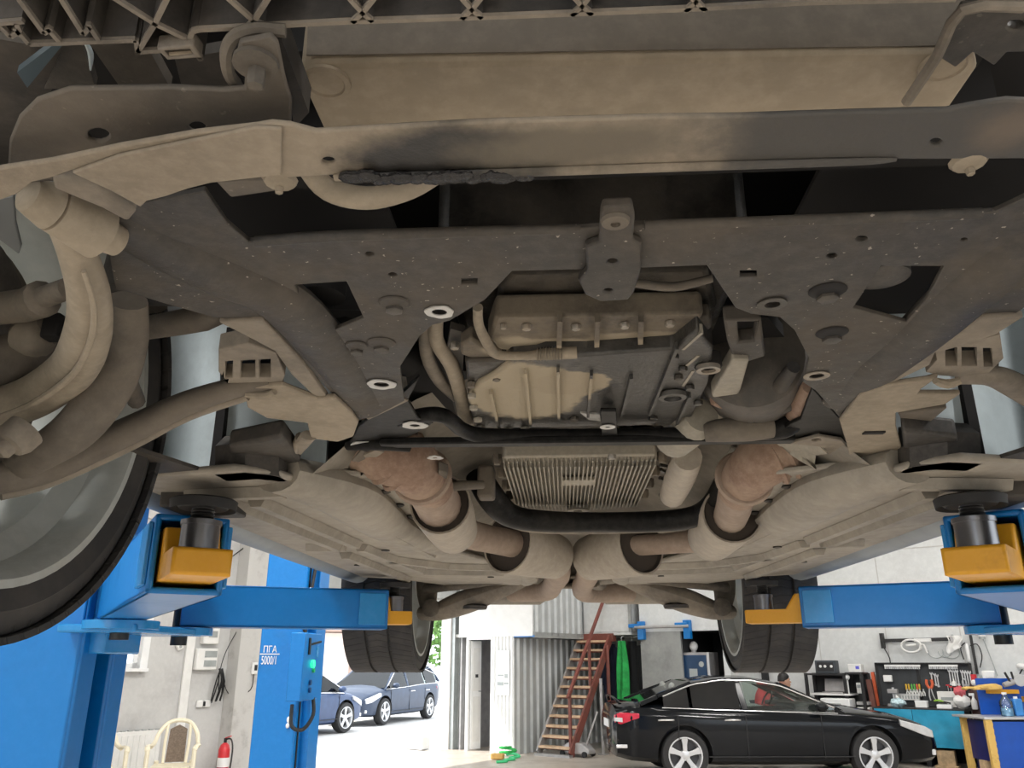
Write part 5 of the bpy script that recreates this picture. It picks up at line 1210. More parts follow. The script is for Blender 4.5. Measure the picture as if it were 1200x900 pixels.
ex = bthing('fire_extinguisher', 'red fire extinguisher standing by the pillar', 'extinguisher', .40, -5.30, .02)
M['red'] = flatm('red_enamel', (0.62, 0.03, 0.04), .35)
obj('cylinder', MB().lathe([(.03, 0), (.075, .0), (.08, .02), (.08, .40), (.06, .46), (.025, .49)], (0, 0, 0), (0, 0, 1), 20), M['red'], ex)
obj('valve', MB().cyl((0, 0, .48), (0, 0, .55), .022, 10), M['trimblack'], ex); obj('lever', MB().bar((0, 0, .55), (.10, .02, .58), .02, .012), M['red'], ex)
obj('hose', MB().tube([(0, 0, .53), (.10, .02, .54), (.16, .02, .42), (.15, .02, .20), (.12, .02, .08)], .011, 8, 4), M['trimblack'], ex)
obj('band', MB().lathe([(.0812, .18), (.0812, .30)], (0, 0, 0), (0, 0, 1), 20, caps=False), M['white'], ex)
b_, z_ = wall_a(226, 800); du = bthing('cable_duct', 'white vertical cable duct on the grey wall', 'duct', .025, -5.80, 0)
obj('channel', MB().box((0, 0, 2.4), (.04, .13, 4.8)), M['whitepl'], du, bevel=.006)
mb_ = bthing('meter_box', 'white stacked electric meter box with dark windows', 'meter', .06, -5.55, 1.50)
obj('housing', MB().box((0, 0, .13), (.1, .34, .30)), M['whitepl'], mb_, bevel=.015); obj('housing', MB().box((0, .03, .48), (.1, .26, .28)), M['whitepl'], mb_, bevel=.015)
for z, w in ((.20, .2), (.07, .2), (.48, .14)): obj('window', MB().box((.05, .05, z), (.008, w, .09)), M['galv'], mb_)
sn = bthing('wall_sensor', 'small white tilted box left of the meter box', 'sensor', .04, -5.98, 1.80)
obj('box', MB().box((0, 0, 0), (.06, .08, .09), Matrix.Rotation(.6, 3, 'X')), M['whitepl'], sn, bevel=.01); obj('lens', MB().cyl((.03, 0, 0), (.04, 0, 0), .02, 8), M['galv'], sn)
so = bthing('power_socket', 'white double power socket low on the wall', 'socket', .03, -5.48, 1.02)
for q in (-.06, .06): obj('socket', MB().box((0, q, 0), (.05, .10, .10)), M['whitepl'], so, bevel=.015)
obj('link', MB().box((0.01, 0, 0), (.03, .04, .06)), M['trimblack'], so)
ic = bthing('intercom', 'small white intercom with a dark face on the pillar', 'intercom', .30, -4.86, 1.42)
obj('case', MB().box((0, 0, .08), (.04, .1, .17)), M['whitepl'], ic, bevel=.012); obj('face', MB().box((.022, 0.01, .09), (.006, .05, .08)), M['darkroom'], ic)
cbn = bthing('wall_cable', 'loose dark cable sagging down the wall with a frayed bundle', 'cable', .05, -5.25, 0)
obj('strand', MB().tube([(.2, .42, 2.75), (.14, .24, 2.3), (.06, .0, 1.75), (.04, -.06, 1.40), (.05, -.05, 1.2)], .007, 6, 4), M['trimblack'], cbn)
obj('strand', MB().tube([(.05, -.02, 1.5), (.06, .06, 1.22), (.1, .2, 1.1), (.25, .36, 1.2), (.26, .38, 1.42)], .007, 6, 4), M['trimblack'], cbn)
mb = MB(); rn = random.Random(4)
for i in range(9): mb.tube([(.05, -.06 + rn.uniform(-.03, .03), 1.5), (.06 + rn.uniform(0, .05), -.06 + rn.uniform(-.1, .1), 1.32), (.05, -.06 + rn.uniform(-.12, .1), 1.12 + rn.uniform(-.1, .06))], .010, 5, 2)
obj('bundle', mb, M['trimblack'], cbn)
hw_ = bthing('hanging_wire', 'thin wire sagging along the upper left wall', 'wire', .05, -5.6, 3.2)
obj('wire', MB().tube([(0, -.5, .0), (.02, -.2, -.16), (.02, .2, -.12), (.05, .62, .22)], .009, 6, 4), M['trimblack'], hw_); obj('insulator', MB().sphere((.05, .62, .22), .03, 8, 6), M['whitepl'], hw_)

# ================================================================== STAIRS AND COATS
SA, SB = 1.95, .2
stx = bthing('steel_stair', 'rust red steel stair with open wooden treads up to the mezzanine', 'stairs', SA, SB, 0)
M['rustpaint'] = dirty('rust_red_paint', (0.20, 0.055, 0.04), (0.14, 0.06, 0.05), .45, .7, 6, .6, .8, bump=.05)
M['tread'] = flatm('worn_tread_wood', (0.62, 0.44, 0.29), .7, 0, .2, 8); M['greysteel'] = flatm('grey_steel', (.42, .41, .41), .5, .4)
run, rise, sw = 1.52, 2.05, .70
for a in (0, sw):
    obj('stringer', MB().bar((a, 0, .03), (a, run, rise), .04, .16), M['rustpaint'] if a else M['greysteel'], stx, bevel=.004)
for i in range(12):
    y = run * (i + .6) / 12.3; z = rise * (i + .85) / 12.3
    tr = obj('tread', MB().box((sw / 2, y, z), (sw - .03, .20, .04)), M['tread'], stx, bevel=.004)
    obj('tread_bracket', MB().box((sw / 2, y + .02, z - .03), (sw - .05, .03, .03)), M['rustpaint'], tr)
obj('landing_beam', MB().box((sw / 2, run + .05, rise + .0), (sw + .12, .16, .15)), M['rustpaint'], stx, bevel=.004)
obj('foot_plate', MB().box((sw / 2, -.04, .02), (sw + .06, .12, .04)), M['greysteel'], stx)
hr = [(sw, .10, .95), (sw, run + .06, rise + .95)]
obj('handrail', MB().bar((sw - .04, -.0, .98), (sw - .04, run + .25, rise + 1.22), .05, .05), M['rustpaint'], stx)
for y in (.06, .78, run + .2): obj('rail_post', MB().bar((sw - .04, y, rise * y / run - .0), (sw - .04, y, rise * y / run + 1.02), .045, .045), M['rustpaint'], stx)
obj('brace', MB().bar((sw - .04, run + .25, rise + 1.15), (sw + .05, run + .5, rise + .1), .04, .04), M['rustpaint'], stx)
obj('support_post', MB().cyl((sw + .05, 1.3, 0), (sw + .05, 1.3, rise - .15), .035, 10), M['rustpaint'], stx)
gp = bthing('steel_prop', 'thin pale grey steel prop standing beside the stair', 'post', 2.86, .95, 0)
obj('pole', MB().cyl((0, 0, 0), (0, 0, 1.30), .03, 12), M['greysteel'], gp); obj('foot', MB().box((0, 0, .01), (.14, .14, .02)), M['greysteel'], gp)
fj = bthing('floor_jack', 'pale grey trolley jack on the floor at the foot of the stair', 'jack', 2.62, .45, 0)
obj('frame', MB().loft([[Vector((x, y, z)) for y, z in ((-w, .05), (w, .05), (w * .8, h_), (-w * .8, h_))] for x, w, h_ in ((-.30, .12, .14), (-.1, .16, .24), (.18, .16, .22), (.32, .12, .12))]), M['greysteel'], fj, bevel=.02)
for x in (-.22, .24):
    for y in (-.14, .14): obj('caster', MB().cyl((x, y - .02, .05), (x, y + .02, .05), .05, 12), M['trimblack'], fj)
obj('handle', MB().bar((.2, 0, .2), (.42, .05, .75), .03, .03), M['greysteel'], fj)
obj('saddle', MB().cyl((-.2, 0, .16), (-.2, 0, .26), .05, 12), M['trimblack'], fj)
tro = bthing('iron_stand', 'dark iron stand in the shadow under the stair', 'stand', 3.02, 1.3, 0)
for x in (-.14, .14): obj('leg', MB().bar((x, 0, 0), (x * .6, 0, .75), .04, .04), M['trimblack'], tro)
obj('ring', MB().tube([(.16 * math.cos(t), 0, .62 + .12 * math.sin(t)) for t in [2 * PI * k / 12 for k in range(13)]], .018, 6, 1), M['trimblack'], tro); obj('shelf', MB().box((0, 0, .3), (.34, .3, .04)), M['trimblack'], tro)
M['greencloth'] = flatm('green_cloth', (0.02, 0.33, 0.07), .85, 0, .25, 9); M['navycloth'] = flatm('navy_cloth', (0.012, 0.018, 0.04), .9); M['blackcloth'] = flatm('black_cloth', (0.008, 0.009, 0.010), .95)
def coat(name, label, a, b, z, w, h_, m, seed):
    rnd = random.Random(seed); t = bthing(name, label, 'clothes', a, b, z, 0, 'work clothes hanging under the mezzanine')
    ph = rnd.uniform(0, 6); rings = []
    for k in range(9):
        v = k / 8; ww = w * (.55 + .55 * min(v * 2.2, 1)) * (1 - .12 * v); th = .07 + .04 * v
        rings.append([Vector((math.cos(q) * ww / 2, math.sin(q) * th * (1 + .35 * math.sin(q * 5 + ph + v * 2)), h_ * (1 - v))) for q in [2 * PI * j / 28 for j in range(28)]])
    obj('cloth', MB().loft(rings), m, t)
    if name != 'apron':
        for s in (-1, 1): obj('sleeve', MB().tube([(s * w * .42, 0, h_ * .93), (s * w * .55, -.03, h_ * .65), (s * w * .5, -.05, h_ * .32)], [.07, .075, .06], 10, 4), m, t)
    obj('hook', MB().tube([(0, .0, h_ - .02), (0, .0, h_ + .06), (.03, .02, h_ + .09)], .008, 6, 3), M['galv'], t)
coat('jacket', 'navy jacket hanging left of the green cloth under the mezzanine', PB(717, 790, 2.0)[0], 2.0, .78, .34, 1.15, M['navycloth'], 1)
coat('apron', 'bright green cloth hanging between two dark coats', PB(730, 790, 1.72)[0], 1.72, .90, .26, 1.08, M['greencloth'], 2)
coat('coat', 'long black coat hanging right of the green cloth', PB(742, 790, 2.0)[0], 2.0, .70, .38, 1.28, M['blackcloth'], 3)
rl = bthing('coat_rail', 'steel rail carrying the hanging work clothes', 'rail', PB(730, 790, 2.0)[0], 2.0, 2.06)
obj('rail', MB().cyl((-.55, 0, 0), (.5, 0, 0), .015, 10), M['galv'], rl)
for x in (-.5, .45): obj('hanger_rod', MB().cyl((x, 0, 0), (x, 0, .06), .012, 8), M['galv'], rl)
hz = thing('water_hose', 'green hose lying in coils on the floor before the stair', 'hose', bp(1.98, -.42, 0), UA)
obj('hose', MB().tube([(-.35, .1, .03), (-.15, .05, .06), (.0, .0, .03), (-.1, -.15, .02), (.12, -.3, .02), (.06, -.5, .02), (.2, -.62, .02), (.12, -.8, .02)], .022, 8, 5), flatm('green_hose', (0.05, .55, .22), .5), hz)
obj('heap', MB().tube([(-.34 + .16 * math.cos(t), .12 + .1 * math.sin(t), .02 + .012 * t) for t in [.7 * k for k in range(18)]], .022, 8, 2), M['greencloth'], hz)
sb = bthing('sponge_block', 'orange yellow foam block lying on the concrete floor', 'sponge', 1.78, -.78, 0)
obj('block', MB().box((0, 0, .05), (.22, .14, .09), Matrix.Rotation(.3, 3, 'Z')), flatm('orange_foam', (.62, .38, .12), .9), sb, bevel=.02)
# wall hoist with blue brackets and framed board
a0, z0 = PB(752, 739, 1.75); a1_, z1 = PB(806, 738, 1.75)
wh = bthing('bracket_bar', 'grey bar on two blue wall brackets above the dark doorway', 'bracket', a0, 1.79, z0)
L_ = a1_ - a0
obj('bar', MB().cyl((-.1, -.12, .06), (L_ + .05, -.12, .06), .03, 12), M['greysteel'], wh)
for x in (0, L_):
    q = obj('bracket', MB().box((x, -.05, 0), (.14, .1, .34)), M['blue'], wh, bevel=.01); obj('bracket_arm', MB().box((x + (-.12 if x == 0 else -.10), -.1, .09), (.24, .08, .07)), M['blue'], q, bevel=.008)
a0, z0 = PB(819, 795, 2.1)
bdz = bthing('machine_cabinet', 'blue faced machine cabinet in a silver frame standing in the dark doorway', 'cabinet', a0, 2.1, 0)
obj('case', MB().box((0, 0, .88), (.66, .4, 1.76)), M['greysteel'], bdz, bevel=.01)
obj('front_panel', MB().box((0, -.205, 1.28), (.54, .02, .86)), flatm('deep_blue_panel', (0.015, 0.05, 0.12), .25), bdz)
for s in (-1, 1): obj('frame_strip', MB().box((s * .31, -.21, .88), (.05, .03, 1.76)), M['alloy'], bdz)
obj('photo_print', MB().box((-.0, -.217, 1.36), (.16, .004, .22)), M['galv'], bdz); obj('dial', MB().cyl((.17, -.21, 1.55), (.17, -.225, 1.55), .05, 16), M['galv'], bdz)
dm = obj('lamp_ball', MB().sphere((-.06, 0, 1.87), (.08, .08, .09), 14, 10), M['whitepl'], bdz)
obj('lamp_neck', MB().cyl((-.06, 0, 1.75), (-.06, 0, 1.81), .05, 12), M['greysteel'], bdz)

# ================================================================== THE MECHANIC BEHIND THE SEDAN
pr = thing('person', 'person with short black hair in a red top, bent over behind the black sedan', 'person', W(4.40, 15.1), YAW)
def skin(name, verts, edges, mat, root_i=0, parent=None, sub=2):
    me = bpy.data.meshes.new(name); me.from_pydata([v[:3] for v in verts], edges, []); o = bpy.data.objects.new(name, me); COL.objects.link(o); o.parent = parent
    md = o.modifiers.new('skin', 'SKIN'); md.use_smooth_shade = True
    for i, v in enumerate(verts):
        sv = me.skin_vertices[0].data[i]; sv.radius = (v[3], v[4] if len(v) > 4 else v[3]); sv.use_root = i == root_i
    ss = o.modifiers.new('sub', 'SUBSURF'); ss.levels = sub; ss.render_levels = sub
    me.materials.append(mat); return o
M['skin'] = flatm('skin', (0.50, 0.30, 0.21), .55, 0, .06); M['hair'] = flatm('black_hair', (0.008, 0.007, 0.007), .5); M['redcloth'] = flatm('red_cloth', (0.52, 0.035, 0.05), .85, 0, .15, 10)
# x to the right (the way the person leans), y away, z up
V = [(0, 0, .92, .13, .15), (.04, 0, 1.05, .13, .16), (.13, 0, 1.13, .13, .17), (.24, 0, 1.17, .11, .15), (.32, 0, 1.19, .055), (.38, 0, 1.21, .055),
     (-.02, -.10, .86, .10), (.02, -.11, .48, .062), (-.02, -.12, .08, .042), (.12, -.13, .03, .035),
     (-.02, .10, .86, .10), (.06, .11, .48, .062), (.04, .12, .08, .042), (.18, .13, .03, .035),
     (.23, -.19, 1.14, .06), (.34, -.22, 1.0, .046), (.50, -.14, .92, .034), (.57, -.12, .91, .03),
     (.23, .19, 1.14, .06), (.36, .22, 1.0, .046), (.52, .14, .92, .034), (.59, .12, .91, .03)]
E_ = [(0, 1), (1, 2), (2, 3), (3, 4), (4, 5), (0, 6), (6, 7), (7, 8), (8, 9), (0, 10), (10, 11), (11, 12), (12, 13), (3, 14), (14, 15), (15, 16), (16, 17), (3, 18), (18, 19), (19, 20), (20, 21)]
skin('body', V, E_, M['redcloth'], 0, pr)
hd = obj('head', MB().loft([[Vector((.43 + math.cos(q) * rx + dx, math.sin(q) * ry, 1.165 + z)) for q in [2 * PI * j / 18 for j in range(18)]] for z, rx, ry, dx in ((-.02, .03, .03, .02), (.0, .06, .05, .02), (.03, .085, .065, .012), (.08, .098, .074, .0), (.13, .10, .078, -.005), (.18, .09, .07, -.01), (.215, .06, .05, -.01), (.23, .02, .02, -.01))]), M['skin'], pr)
hr_ = obj('hair', MB().loft([[Vector((.415 + math.cos(q) * rx + dx, math.sin(q) * ry, 1.165 + z)) for q in [2 * PI * j / 18 for j in range(18)]] for z, rx, ry, dx in ((.10, .085, .08, -.02), (.14, .098, .086, -.005), (.19, .098, .08, .002), (.23, .07, .06, .0), (.25, .02, .02, .0))]), M['hair'], pr)
obj('nose', MB().loft([[Vector((.525, y, z)) for y, z in ((-.008, 1.28), (.008, 1.28), (.014, 1.24), (-.014, 1.24))], [Vector((.55, y, z)) for y, z in ((-.005, 1.255), (.005, 1.255), (.008, 1.242), (-.008, 1.242))]]), M['skin'], hd, bevel=.004)
for s in (-1, 1):
    obj('ear', MB().sphere((.425, s * .078, 1.255), (.025, .012, .034), 10, 8), M['skin'], hd); obj('eye', MB().sphere((.515, s * .032, 1.28), (.012, .014, .009), 10, 8), M['whitepl'], hd); obj('eyebrow', MB().bar((.524, s * .018, 1.30), (.512, s * .048, 1.30), .01, .008), M['hair'], hd)
obj('mouth', MB().bar((.528, -.022, 1.21), (.528, .022, 1.21), .008, .008), M['redlamp'], hd)
for s, y in ((-1, -.12), (1, .12)):
    x0 = .57 if s < 0 else .59
    hnd = skin('hand', [(x0, y, .91, .030, .022), (x0 + .05, y, .905, .036, .02), (x0 + .085, y, .90, .034, .016),
          (x0 + .12, y - .028, .885, .0085), (x0 + .15, y - .03, .865, .008), (x0 + .125, y - .01, .885, .0085), (x0 + .16, y - .01, .862, .008), (x0 + .122, y + .01, .885, .0085), (x0 + .155, y + .011, .864, .008), (x0 + .115, y + .028, .886, .008), (x0 + .14, y + .03, .868, .007), (x0 + .05, y - s * .035, .90, .010), (x0 + .085, y - s * .045, .885, .009)],
         [(0, 1), (1, 2), (2, 3), (3, 4), (2, 5), (5, 6), (2, 7), (7, 8), (2, 9), (9, 10), (1, 11), (11, 12)], M['skin'], 0, pr, 1)
tr_ = skin('trousers', [(0, 0, .95, .14, .16), (-.02, -.10, .84, .108), (.02, -.11, .48, .072), (-.02, -.12, .07, .056), (-.02, .10, .84, .108), (.06, .11, .48, .072), (.04, .12, .07, .056)], [(0, 1), (1, 2), (2, 3), (0, 4), (4, 5), (5, 6)], M['navycloth'], 0, pr, 1)
for y, x in ((-.12, .05), (.12, .11)): obj('shoe', MB().loft([[Vector((x + xx, y + q * w_, z_)) for q, z_ in ((-1, 0), (1, 0), (.8, h_), (-.8, h_))] for xx, w_, h_ in ((-.12, .035, .08), (-.04, .045, .10), (.06, .048, .07), (.14, .03, .04))]), M['trimblack'], pr, bevel=.012)
# ================================================================== WORKBENCH WALL
M['toolsteel'] = flatm('tool_steel', (0.62, 0.63, 0.64), .35, .5, .08); M['board'] = flatm('charcoal_tool_board', (0.045, 0.05, 0.055), .7, 0, .15)
M['benchblue'] = flatm('light_blue_tarp', (0.02, 0.30, 0.50), .5, 0, .12, 5, .15); M['wood'] = flatm('pale_wood', (0.55, 0.40, 0.24), .75, 0, .25, 9)
M['yellowp'] = flatm('yellow_grip', (0.70, 0.42, 0.03), .5); M['orange'] = flatm('orange_enamel', (0.70, 0.13, 0.05), .5); M['greenp'] = flatm('green_grip', (0.12, .45, .08), .5)
def B32(x, y, b=3.14): return PB(x, y, b)
A0, A1 = 7.27, 8.60
wb = bthing('workbench', 'long dark workbench hung with light blue covers along the back wall', 'workbench', A0, 2.5, 0)
Lb = A1 - A0
obj('worktop', MB().box((Lb / 2 - .02, .33, .855), (Lb + .06, .70, .04)), M['trimblack'], wb, bevel=.004)
obj('back_frame', MB().box((Lb / 2, .62, .43), (Lb, .04, .8)), M['darkroom'], wb)
obj('shelf', MB().box((Lb / 2, .36, .36), (Lb, .5, .03)), M['darkroom'], wb)
for x in (.05, Lb * .52, Lb - .05): obj('leg', MB().box((x, .30, .42), (.07, .5, .82)), M['trimblack'], wb)
for i, (x0, x1) in enumerate(((-.02, Lb * .42), (Lb * .425, Lb + .0))):
    obj('front_cover', MB().grid(lambda u, v: (x0 + (x1 - x0) * u, -.03 + .012 * math.sin(u * 13 + i) * (1 - v) + .006 * math.sin(v * 9 + u * 4), .30 + .555 * v), 16, 8, (0, .012, 0)), M['benchblue'], wb)
wbk = bthing('timber_block', 'upright wooden block in the shade under the bench', 'timber', 8.22, 2.62, 0)
obj('block', MB().box((0, 0, .14), (.26, .16, .24)), M['wood'], wbk, bevel=.008); obj('board_piece', MB().box((0, -.02, .02), (.34, .22, .035)), M['wood'], wbk, bevel=.004)
# tool board
a0, z0 = B32(1034, 829, 3.22); a1, z1 = B32(1136, 778, 3.22)
tb = bthing('tool_board', 'charcoal tool board standing behind the workbench', 'tool board', a0, 3.22, .88)
TW, TH = a1 - a0, z1 - .88
for x0, x1 in ((.02, TW * .44), (TW * .46, TW - .02)): obj('panel', MB().box(((x0 + x1) / 2, 0, TH / 2), (x1 - x0, .03, TH)), M['board'], tb, bevel=.003)
for x in (0, TW * .45, TW): obj('upright', MB().box((x, 0, TH / 2), (.05, .06, TH + .02)), M['trimblack'], tb)
obj('top_ledge', MB().box((TW / 2, -.05, TH + .01), (TW, .14, .02)), M['trimblack'], tb)
def btool(name, label, cat, x, y, group=None, off=3.17):
    a, z = PB(x, y, off); return bthing(name, label, cat, a, off, z, 0, group)
# hanging spanners: one built, the others copied; each has its own place in the row
def spanner():
    t = bthing('spanner', '', 'spanner', 0, 0, 0, 0, 'spanners hung on the tool board')
    mb = MB(); mb.plate([(-.010, 0, -.20), (.010, 0, -.20), (.009, 0, -.03), (.022, 0, -.012), (.022, 0, .02), (.009, 0, .02), (.007, 0, .0), (-.007, 0, .0), (-.009, 0, .02), (-.022, 0, .02), (-.022, 0, -.012), (-.009, 0, -.03)], (0, .008, 0))
    obj('shank', mb, M['toolsteel'], t)
    obj('ring_end', MB().lathe([(.010, -.005), (.021, -.005), (.021, .005), (.010, .005)], (0, .004, -.215), (0, 1, 0), 12), M['toolsteel'], t)
    return t
sp0 = spanner()
nth = ['first', 'second', 'third', 'fourth', 'fifth', 'sixth', 'seventh', 'eighth', 'ninth']
for i, (x, y) in enumerate(((1112, 785.5), (1115.3, 785.7), (1118.2, 786), (1121.2, 786.2), (1126.7, 786.6), (1129.8, 787), (1132.8, 787.3), (1136.0, 787.6))):
    t = sp0 if i == 0 else copy_tree(sp0)
    a, z = PB(x, y, 3.15); t.location = bp(a, 3.15, z)
    t['label'] = 'steel spanner hanging upper right on the tool board, ' + nth[i] + ' from the left in its row'
for i, (x, y) in enumerate(((1091, 789), (1095, 790), (1098, 791.5))):
    t = copy_tree(sp0); a, z = PB(x, y, 3.15); t.location = bp(a, 3.15, z); t.scale = (1, 1, .8)
    t['label'] = 'short steel spanner hanging mid board, ' + nth[i] + ' of three right of the red cutters'; t['group'] = 'short spanners mid board'
# socket rails
for i, (xa, xb, n) in enumerate(((1036, 1078, 18), (1088, 1122, 15))):
    a, z = PB(xa, 780, 3.1); a2, _ = PB(xb, 780, 3.1)
    t = bthing('socket_rail', ('left' if i == 0 else 'right') + ' of two white socket rails along the top of the tool board', 'tool rail', a, 3.1, z)
    obj('rail', MB().box(((a2 - a) / 2, .02, 0), (a2 - a, .03, .03)), M['whitepl'], t)
    for k in range(n): obj('socket', MB().cyl(((k + .5) / n * (a2 - a), 0, -.055), ((k + .5) / n * (a2 - a), 0, -.012), .011 + .004 * (k % 3 == 0), 10), M['toolsteel'], t)
# screwdrivers in their white rack
rk = btool('tool_rack', 'pale perforated tool rack low on the left board panel', 'rack', 1062, 817, off=3.12)
obj('tray', MB().box((0, 0, 0), (.42, .05, .09)), M['whitepl'], rk, bevel=.005)
obj('lip', MB().box((0, -.03, .05), (.42, .02, .014)), M['toolsteel'], rk)
for i in range(9): obj('hole_edge', MB().box((-.18 + i * .045, -.027, 0), (.022, .004, .05)), M['galv'], rk)
for i, (x, m, c) in enumerate(((1062.5, 'yellowp', 'yellow'), (1065.5, 'yellowp', 'amber'), (1069, 'greenp', 'dark green'), (1072.2, 'greenp', 'bright green'), (1075.2, 'orange', 'orange'), (1078, 'yellowp', 'ochre'))):
    t = btool('screwdriver', c + ' handled screwdriver in the rack, ' + nth[i] + ' from the left', 'screwdriver', x, 808, 'screwdrivers in the pale rack', 3.10)
    obj('handle', MB().lathe([(.010, 0), (.016, .02), (.013, .05), (.016, .085), (.008, .10)], (0, 0, -.01), (0, 0, 1), 10), M[m], t)
    obj('blade', MB().cyl((0, 0, -.12), (0, 0, -.01), .006, 8), M['toolsteel'], t)
for i, x in enumerate((1063.5, 1067.4, 1071, 1074.4, 1078, 1082.3)):
    t = btool('pliers', 'pliers with white grips hanging below the screwdrivers, ' + nth[i] + ' from the left', 'pliers', x, 810, 'white pliers on the board', 3.07)
    for s in (-1, 1): obj('grip', MB().tube([(s * .004, 0, -.0), (s * .016, 0, -.03), (s * .014, 0, -.075)], .009, 6, 3), M['whitepl'], t)
    obj('jaw', MB().box((0, 0, .015), (.02, .012, .04)), M['toolsteel'], t)
rc = btool('bolt_cutter', 'red handled cutters hanging open at the board centre', 'cutters', 1090, 806, off=3.08)
for s in (-1, 1):
    obj('grip', MB().tube([(s * .012, 0, -.01), (s * .045, 0, .06), (s * .035, 0, .13)], .022, 8, 4), M['orange'], rc); obj('arm', MB().tube([(s * .012, 0, 0), (s * .03, 0, -.12), (s * .04 + .02, 0, -.2)], .010, 6, 3), M['toolsteel'], rc)
for i, (x, y) in enumerate(((1110.5, 803), (1114, 805), (1119, 806), (1123, 807), (1127, 808), (1131, 809))):
    t = btool('allen_driver', 'red T handled driver low on the right panel, ' + nth[i] + ' from the left', 'driver', x, y, 'red T handled drivers', 3.13)
    obj('handle', MB().cyl((-.025, 0, .0), (.025, 0, .0), .010, 8), M['red'], t); obj('shaft', MB().cyl((0, 0, -.09), (0, 0, 0), .005, 6), M['toolsteel'], t)
pl_ = btool('puller', 'steel two legged puller hanging right of the red drivers', 'puller', 1130, 799, off=3.10)
for s in (-1, 1): obj('arm', MB().tube([(0, 0, .05), (s * .03, 0, 0), (s * .02, 0, -.12)], .009, 6, 3), M['toolsteel'], pl_)
cl_ = btool('funnel', 'small white funnel on the right board panel', 'funnel', 1118, 800, off=3.12)
obj('cone', MB().lathe([(.008, .06), (.012, .03), (.035, 0), (.036, -.05)], (0, 0, 0), (0, 0, 1), 12, caps=False), M['whitepl'], cl_); obj('hook', MB().cyl((0, .0, .05), (0, .04, .06), .004, 6), M['toolsteel'], cl_)
# things standing on the bench
def onb(name, label, cat, x, y, b=2.8, group=None): a, _ = PB(x, y, b); return bthing(name, label, cat, a, b, .876, 0, group)
t = onb('plastic_bag', 'shiny pale blue plastic bag on the left end of the bench', 'bag', 1052, 822, 2.72)
rn = random.Random(5); mb = MB(); mb.sphere((0, 0, .07), (.13, .08, .07), 14, 8)
for v in mb.v: v += Vector((rn.uniform(-.014, .014), rn.uniform(-.014, .014), rn.uniform(-.008, .012)))
obj('bag', mb, flatm('shiny_bag', (.55, .72, .78), .15, .2, .25, 20), t); obj('knot', MB().sphere((.0, 0, .15), (.025, .02, .03), 8, 6), M['whitepl'], t)
t = onb('card_box', 'small white card box lying on the bench middle', 'box', 1080, 824, 2.7); obj('carton', MB().box((0, 0, .05), (.18, .12, .09)), M['whitepl'], t, bevel=.004); obj('lid', MB().box((0, 0, .1), (.186, .126, .02)), M['white'], t)
t = onb('parts_bin', 'larger pale parts bin behind the lime pliers', 'bin', 1111, 815, 3.0); obj('bin', MB().box((0, 0, .13), (.30, .14, .24)), M['whitepl'], t, bevel=.006); obj('label_strip', MB().box((0, -.072, .14), (.2, .004, .05)), M['galv'], t)
t = onb('parts_tray', 'low white parts tray at the front of the bench', 'tray', 1107, 826, 2.66); obj('tray', MB().box((0, 0, .03), (.22, .14, .06)), M['white'], t, bevel=.006); obj('contents', MB().box((0, 0, .062), (.18, .1, .012)), M['galv'], t)
t = onb('lime_pliers', 'lime green handled grips lying above the white tray', 'pliers', 1103, 815, 2.72)
for s in (-1, 1): obj('handle', MB().tube([(-.12, s * .0, .11), (-.05, s * .02, .12), (.02, s * .01, .10)], .013, 8, 3), flatm('lime_grip', (.30, .55, .05), .5), t)
obj('jaw', MB().bar((.02, 0, .10), (.12, 0, .08), .03, .025), M['trimblack'], t); obj('rest_block', MB().box((0, 0, .05), (.14, .05, .10)), M['trimblack'], t)
t = onb('rag_bundle', 'white rags topped with a pink cloth at the bench end', 'rags', 1127, 820, 2.75)
for nm, c, r, m in (('rag', (0, 0, .11), (.12, .09, .11), 'whitepl'), ('pink_rag', (-.01, 0, .25), (.08, .07, .09), None)):
    mb = MB(); mb.sphere(c, r, 14, 8); rn = random.Random(8)
    for v in mb.v: v += Vector((rn.uniform(-.02, .02), rn.uniform(-.02, .02), rn.uniform(-.01, .015)))
    obj(nm, mb, M[m] if m else flatm('pink_cloth', (.65, .14, .16), .9), t)
t = onb('spray_bottle', 'white spray bottle at the right end of the bench', 'bottle', 1141, 820, 2.70)
obj('bottle', MB().lathe([(.04, 0), (.045, .02), (.045, .12), (.018, .17), (.018, .20)], (0, 0, 0), (0, 0, 1), 14), M['whitepl'], t); obj('trigger', MB().box((-.02, 0, .22), (.08, .025, .04)), M['white'], t, bevel=.006)
t = btool('light_box', 'small white box fixed to the left edge of the tool board', 'box', 1040.5, 795, off=3.12); obj('case', MB().box((0, 0, 0), (.14, .07, .11)), M['whitepl'], t, bevel=.01); obj('cover', MB().box((0, -.037, 0), (.11, .006, .08)), M['white'], t)
t = onb('drill_stand', 'grey clutter of drill parts at the left end of the bench', 'drill', 1047, 812, 2.95)
obj('column', MB().cyl((0, 0, 0), (0, 0, .30), .02, 10), M['toolsteel'], t); obj('head', MB().box((0, -.02, .24), (.16, .12, .07)), M['greysteel'], t, bevel=.01); obj('chuck', MB().cyl((.04, -.02, .12), (.04, -.02, .21), .02, 10), M['toolsteel'], t); obj('base', MB().box((0, 0, .02), (.2, .16, .04)), M['greysteel'], t)
t = bthing('leaning_strut', 'orange red strut leaning beside the left end of the tool board', 'strut', *[PB(1030, 812, 3.25)[0] - .04, 3.25, 0]); obj('strut', MB().bar((.05, 0, 0), (-.02, 0, 1.42), .06, .05), M['orange'], t); obj('foot', MB().box((.05, 0, .02), (.12, .12, .03)), M['greysteel'], t)
